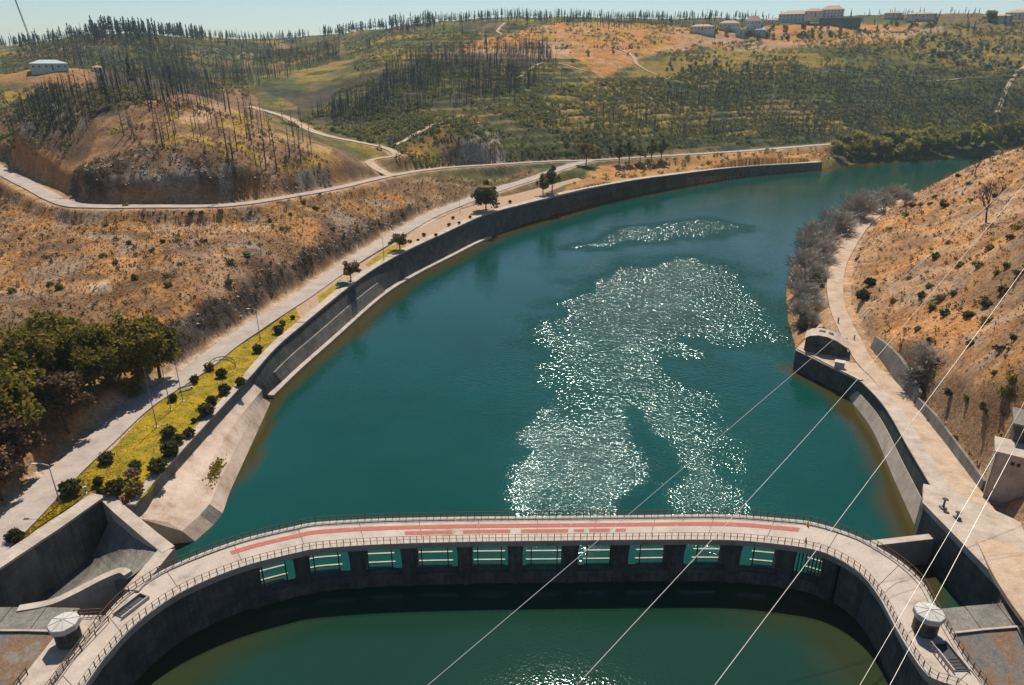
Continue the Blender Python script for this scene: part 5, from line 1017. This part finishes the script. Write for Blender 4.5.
# ------------------------------------------------------------------ uncounted growth
def scatter(name, label, cat, polys, dens, proto_v, proto_f, mat, smin, smax, seed, zmin=.4, px=True, clus=.5):
    """one mesh of many small plants rooted on the ground inside the outlines"""
    r = np.random.default_rng(seed); V_, F_ = [], []; n0 = 0; pv = np.array(proto_v); pf = np.array(proto_f)
    for poly, cnt in zip(polys, dens):
        pw = np.array([q[:2] for q in (hit(*p) for p in poly) if q is not None]) if px else np.array(poly)
        lo, hi = pw.min(0), pw.max(0); x = r.uniform(lo[0], hi[0], cnt*6); y = r.uniform(lo[1], hi[1], cnt*6); m = inpoly(x, y, pw)
        x, y = x[m][:cnt*3], y[m][:cnt*3]; cl = fbm(x, y, 25, 3)*clus+.6*r.random(len(x)); k = np.argsort(-cl)[:cnt]; x, y = x[k], y[k]; z = gz(x, y); ok = z > zmin
        for R_, w in ((R1, 5), (R2, 5.5), (R3, 4), (R4, 4.5)):
            ok &= polydist(x, y, R_[::4])[0] > w
        x, y, z = x[ok], y[ok], z[ok]; n_ = len(x); s = r.uniform(smin, smax, n_); a_ = r.uniform(0, 6.28, n_); c, sn = np.cos(a_), np.sin(a_)
        vx = (pv[None, :, 0]*c[:, None]-pv[None, :, 1]*sn[:, None])*s[:, None]+x[:, None]; vy = (pv[None, :, 0]*sn[:, None]+pv[None, :, 1]*c[:, None])*s[:, None]+y[:, None]; vz = pv[None, :, 2]*s[:, None]+z[:, None]
        V_.append(np.stack([vx, vy, vz], -1).reshape(-1, 3)); F_.append((pf[None]+(np.arange(n_)*len(pv))[:, None, None]).reshape(-1, pf.shape[1])+n0); n0 += n_*len(pv)
    return stuff(obj(name, mesh(name, np.vstack(V_), np.vstack(F_), mat)), label, cat)
cv, cf = leaf_quads(crown_pts(30, (1.6, 1.6, 1.2), 101, clumps=8, spread=.55, z0=.7), .36, np.random.default_rng(101))
scatter('hill_scrub', 'dark green and ochre scrub covering the far hillsides', 'scrub', [[(270, 120), (340, 90), (450, 60), (545, 66), (600, 80), (720, 60), (900, 65), (1024, 80), (1024, 132), (840, 140), (650, 152), (500, 160), (400, 160), (330, 130)], [(0, 75), (100, 70), (250, 100), (240, 60), (340, 60), (330, 40), (200, 42), (0, 55)], [(0, 90), (100, 85), (160, 100), (100, 130), (60, 160), (0, 165)], [(560, 190), (640, 162), (830, 148), (830, 160), (650, 175)], [(340, 40), (480, 26), (640, 22), (700, 26), (640, 50), (480, 50), (360, 80)], [(640, 58), (700, 42), (860, 30), (1024, 22), (1024, 80), (900, 66), (720, 62)]], [13000, 6000, 1300, 260, 1400, 2200], cv, cf, M['scrub'], .5, 1.3, 5)
bt = BU[0]; 
def thin_tree(seed):
    r = random.Random(seed); m = MB(); m.tube([(0, 0, -.5), (r.uniform(-.4, .4), r.uniform(-.4, .4), 13)], .34, .10, k=3, cap=False)
    for i in range(9):
        z = r.uniform(4, 12.5); a_ = r.uniform(0, 6.28); l = r.uniform(1, 3)*(1.15-z/14); m.tube([(0, 0, z), (math.cos(a_)*l, math.sin(a_)*l, z+l*.5)], .13, .05, k=3, cap=False)
    return m
tv = thin_tree(3)
scatter('burnt_wood', 'far bare burnt trees reading as one grey haze of trunks', 'trees', [[(280, 120), (400, 60), (545, 45), (560, 70), (470, 110), (330, 125)], [(0, 55), (100, 40), (340, 40), (340, 60), (240, 90), (110, 70)], [(540, 130), (720, 70), (900, 70), (1024, 90), (1024, 125), (720, 142)], [(380, 30), (600, 20), (760, 24), (600, 30)], [(90, 112), (100, 68), (200, 64), (225, 98), (180, 102)], [(10, 140), (40, 100), (95, 95), (100, 125), (85, 160)], [(100, 130), (180, 98), (260, 120), (330, 155), (260, 176), (200, 158), (140, 143)]], [1400, 1200, 1100, 400, 420, 160, 70], tv.v, tv.f, M['char'], .55, 1.0, 6)
# tree fringe along the ridges
rr_ = np.exp(np.linspace(math.log(420), math.log(1900), 700))
def ridge(px):
    a0_ = math.atan2(*(W(px, 60, None, 1.0)[:2])); zz = bil(Z, AZ, LR, np.full(rr_.shape, a0_), np.log(rr_)); k = int(np.argmax((zz-CZ)/rr_)); return a0_, rr_[k]
rq = np.random.default_rng(21); FV, FF, n0 = [], [], 0; kits = []
for me_ in SL:
    v_ = np.empty(len(me_.vertices)*3); me_.vertices.foreach_get('co', v_); kits.append((v_.reshape(-1, 3), [tuple(p_.vertices) for p_ in me_.polygons]))
for px, cnt, s0_, s1_ in ((0, 210, .35, .9), (100, 300, .4, 1.4), (200, 260, .3, .85), (330, 220, .35, 1.1), (430, 190, .25, .8), (540, 150, .25, .75), (640, 130, .3, .75), (740, 50, .25, .7), (860, 60, .25, .6)):
    for i in range(cnt):
        x_ = px+rq.uniform(-5, 108); a0_, rd_ = ridge(x_); rd_ *= rq.uniform(.9, 1.02); X_, Y_ = rd_*math.sin(a0_), rd_*math.cos(a0_); v_, f_ = kits[i % 2]; s_ = rq.uniform(s0_, s1_); q_ = rq.uniform(0, 6.28)
        w_ = np.stack([(v_[:, 0]*math.cos(q_)-v_[:, 1]*math.sin(q_))*s_+X_, (v_[:, 0]*math.sin(q_)+v_[:, 1]*math.cos(q_))*s_+Y_, v_[:, 2]*s_+float(gz(X_, Y_))], 1)
        FV.append(w_); FF += [tuple(j+n0 for j in t_) for t_ in f_ if len(t_) == 4]; n0 += len(v_)
stuff(obj('ridge_wood', mesh('ridge_wood', np.vstack(FV), np.array(FF), M['bluepine'])), 'dark woodland fringe along the skyline ridges', 'trees')
# bushes planted in rows along the terraces of the far hillside
def on_rows(poly, cnt, seed, lo_, hi_):
    r = np.random.default_rng(seed); pw = np.array([q[:2] for q in (hit(*p) for p in poly) if q is not None]); a_, b_ = pw.min(0), pw.max(0); x = r.uniform(a_[0], b_[0], cnt*14); y = r.uniform(a_[1], b_[1], cnt*14)
    m = inpoly(x, y, pw); x, y = x[m], y[m]; f_ = bil(TERR, AZ, LR, np.arctan2(x, y), np.log(np.hypot(x, y))); k = (f_ > lo_) & (f_ < hi_); return x[k][:cnt], y[k][:cnt]
TX, TY = on_rows([(540, 128), (600, 78), (700, 70), (900, 75), (900, 125), (720, 142), (600, 146)], 4200, 31, .5, .72)
r = np.random.default_rng(33); pv, pf = np.array(cv), np.array(cf); n_ = len(TX); s = r.uniform(.45, .9, n_)[:, None]; zt_ = gz(TX, TY)[:, None]; q = r.uniform(0, 6.28, n_)[:, None]
tvv = np.stack([(pv[None, :, 0]*np.cos(q)-pv[None, :, 1]*np.sin(q))*s+TX[:, None], (pv[None, :, 0]*np.sin(q)+pv[None, :, 1]*np.cos(q))*s+TY[:, None], pv[None, :, 2]*s+zt_], -1).reshape(-1, 3)
M['rowscrub'] = mat_leaf('terrace_bushes', [(.03, .05, .03), (.06, .085, .045), (.12, .13, .055)], .08, .25)
stuff(obj('terrace_bushes', mesh('terrace_bushes', tvv, (pf[None]+(np.arange(n_)*len(pv))[:, None, None]).reshape(-1, 4), M['rowscrub'])), 'rows of low bushes along the terraces of the far hillside', 'bushes')
# grass blades on the lawn and in the joint of the apron
la_, lb_ = pair(LAWN); r = np.random.default_rng(35); nB = 7000; iu = r.uniform(0, len(la_)-1.001, nB); k = iu.astype(int); fu = (iu-k)[:, None]; t_ = r.uniform(-.03, 1.0, nB)[:, None]
base = (la_[k]*(1-fu)+la_[k+1]*fu)*(1-t_)+(lb_[k]*(1-fu)+lb_[k+1]*fu)*t_; az_ = r.uniform(0, 6.28, nB); dv = np.stack([np.cos(az_), np.sin(az_), np.zeros(nB)], 1)*r.uniform(.12, .28, (nB, 1))
tip = base+np.stack([r.normal(0, .08, nB), r.normal(0, .08, nB), r.uniform(.06, .18, nB)], 1); bl = np.stack([base-dv, base+dv, tip], 1).reshape(-1, 3)
M['blades'] = mat_leaf('lawn_blades', [(.15, .135, .012), (.27, .205, .012), (.38, .26, .015)], .6, .5)
stuff(obj('lawn_grass', mesh('lawn_grass', bl, np.arange(nB*3).reshape(-1, 3), M['blades'])), 'short golden green grass on the park lawn', 'grass')
gp = np.array([(lambda k_, f_: (apm[k_]*(1-t_)+ap2[k_]*t_)*(1-f_)+(apm[k_+1]*(1-t_)+ap2[k_+1]*t_)*f_)(int(q_), q_-int(q_)) for t_, q_ in GRASS_SPOT]); v_, f_ = leaf_quads(gp+[0, 0, .12], .22, r)
stuff(under(apr, MB().add(v_, [tuple(x) for x in f_]), 'grass_patch', M['blades']))
# dry grass tufts on the near slopes
r = np.random.default_rng(9); tb_, tf_ = [], []
for i in range(7):
    a_ = r.uniform(0, 6.28); d = np.array([math.cos(a_), math.sin(a_), 0])*r.uniform(.1, .45); s = np.array([-math.sin(a_), math.cos(a_), 0])*.12; k = len(tb_); tb_ += [d*.2-s, d*.2+s, d+[0, 0, r.uniform(.25, .6)]]; tf_.append((k, k+1, k+2))
scatter('dry_grass', 'dry straw-coloured grass tufts on the near slopes', 'grass', [[(845, 320), (835, 280), (880, 212), (960, 168), (1024, 130), (1100, 200), (1100, 400), (1024, 440), (980, 470), (910, 390)], [(0, 200), (80, 212), (230, 208), (340, 192), (440, 175), (540, 168), (470, 190), (408, 208), (329, 239), (276, 264), (166, 324), (100, 350), (0, 420)], [(330, 165), (180, 100), (100, 130), (140, 145), (200, 160), (260, 177)]], [9000, 8000, 1800], tb_, tf_, M['straw'], .6, 1.4, 10)
lv_, lf_ = leaf_quads(crown_pts(12, (.8, .8, .5), 131, clumps=5, spread=.5, z0=.25), .2, np.random.default_rng(131))
M['lowscrub'] = mat_leaf('low_dry_scrub', [(.05, .04, .02), (.13, .09, .04), (.24, .16, .07), (.22, .18, .05)], .15, .3)
scatter('low_scrub', 'low brown and olive scrub speckling the near slopes', 'scrub', [[(845, 320), (835, 280), (880, 212), (960, 168), (1024, 130), (1100, 200), (1100, 400), (1024, 440), (980, 470), (910, 390)], [(0, 200), (80, 212), (230, 208), (340, 192), (440, 175), (540, 168), (470, 190), (408, 208), (329, 239), (276, 264), (166, 324), (100, 350), (0, 420)], cut1, cut2, [(330, 165), (180, 100), (100, 130), (140, 145), (200, 160), (260, 177)], [(0, 100), (100, 90), (160, 100), (90, 140), (60, 170), (0, 160)]], [2200, 800, 500, 350, 500, 900], lv_, lf_, M['lowscrub'], .5, 1.5, 14, .3, clus=1.2)
rk = MB(); q = np.random.default_rng(2)
rv = np.array([(0, 0, .5), (.5, 0, .1), (.15, .45, .15), (-.4, .3, .05), (-.45, -.25, .12), (.1, -.5, .1)]); rf_ = [(0, 1, 2), (0, 2, 3), (0, 3, 4), (0, 4, 5), (0, 5, 1)]
M['stone'] = mat_rough('loose_stone', [(.20, .16, .13), (.34, .28, .23)], .5, .95, .3, 3)
scatter('loose_rocks', 'loose pale rocks scattered over slopes and cuttings', 'rocks', [[(845, 320), (880, 212), (1024, 130), (1100, 200), (1100, 400), (980, 470), (910, 390)], [(0, 200), (230, 208), (440, 175), (329, 239), (166, 324), (0, 420)], cut1, cut2, [(790, 330), (785, 290), (800, 262), (820, 262), (815, 300), (805, 335)]], [700, 500, 260, 200, 160], rv, rf_, M['stone'], .3, 1.1, 12, .1)

# ------------------------------------------------------------------ haze: a closed box of thin air round the whole place
hm_ = bpy.data.materials.new('haze'); hm_.use_nodes = True; hn = hm_.node_tree.nodes; hn.clear(); ho = hn.new('ShaderNodeOutputMaterial'); hv = hn.new('ShaderNodeVolumePrincipled')
hv.inputs['Color'].default_value = (.65, .88, .95, 1); hv.inputs['Density'].default_value = .00009; hv.inputs['Anisotropy'].default_value = .2
hm_.node_tree.links.new(hv.outputs[0], ho.inputs['Volume'])
stuff(MB().box((0, 0, 95), (14400, 14400, 212)).o('haze', hm_), 'thin pale haze over the valley', 'haze')
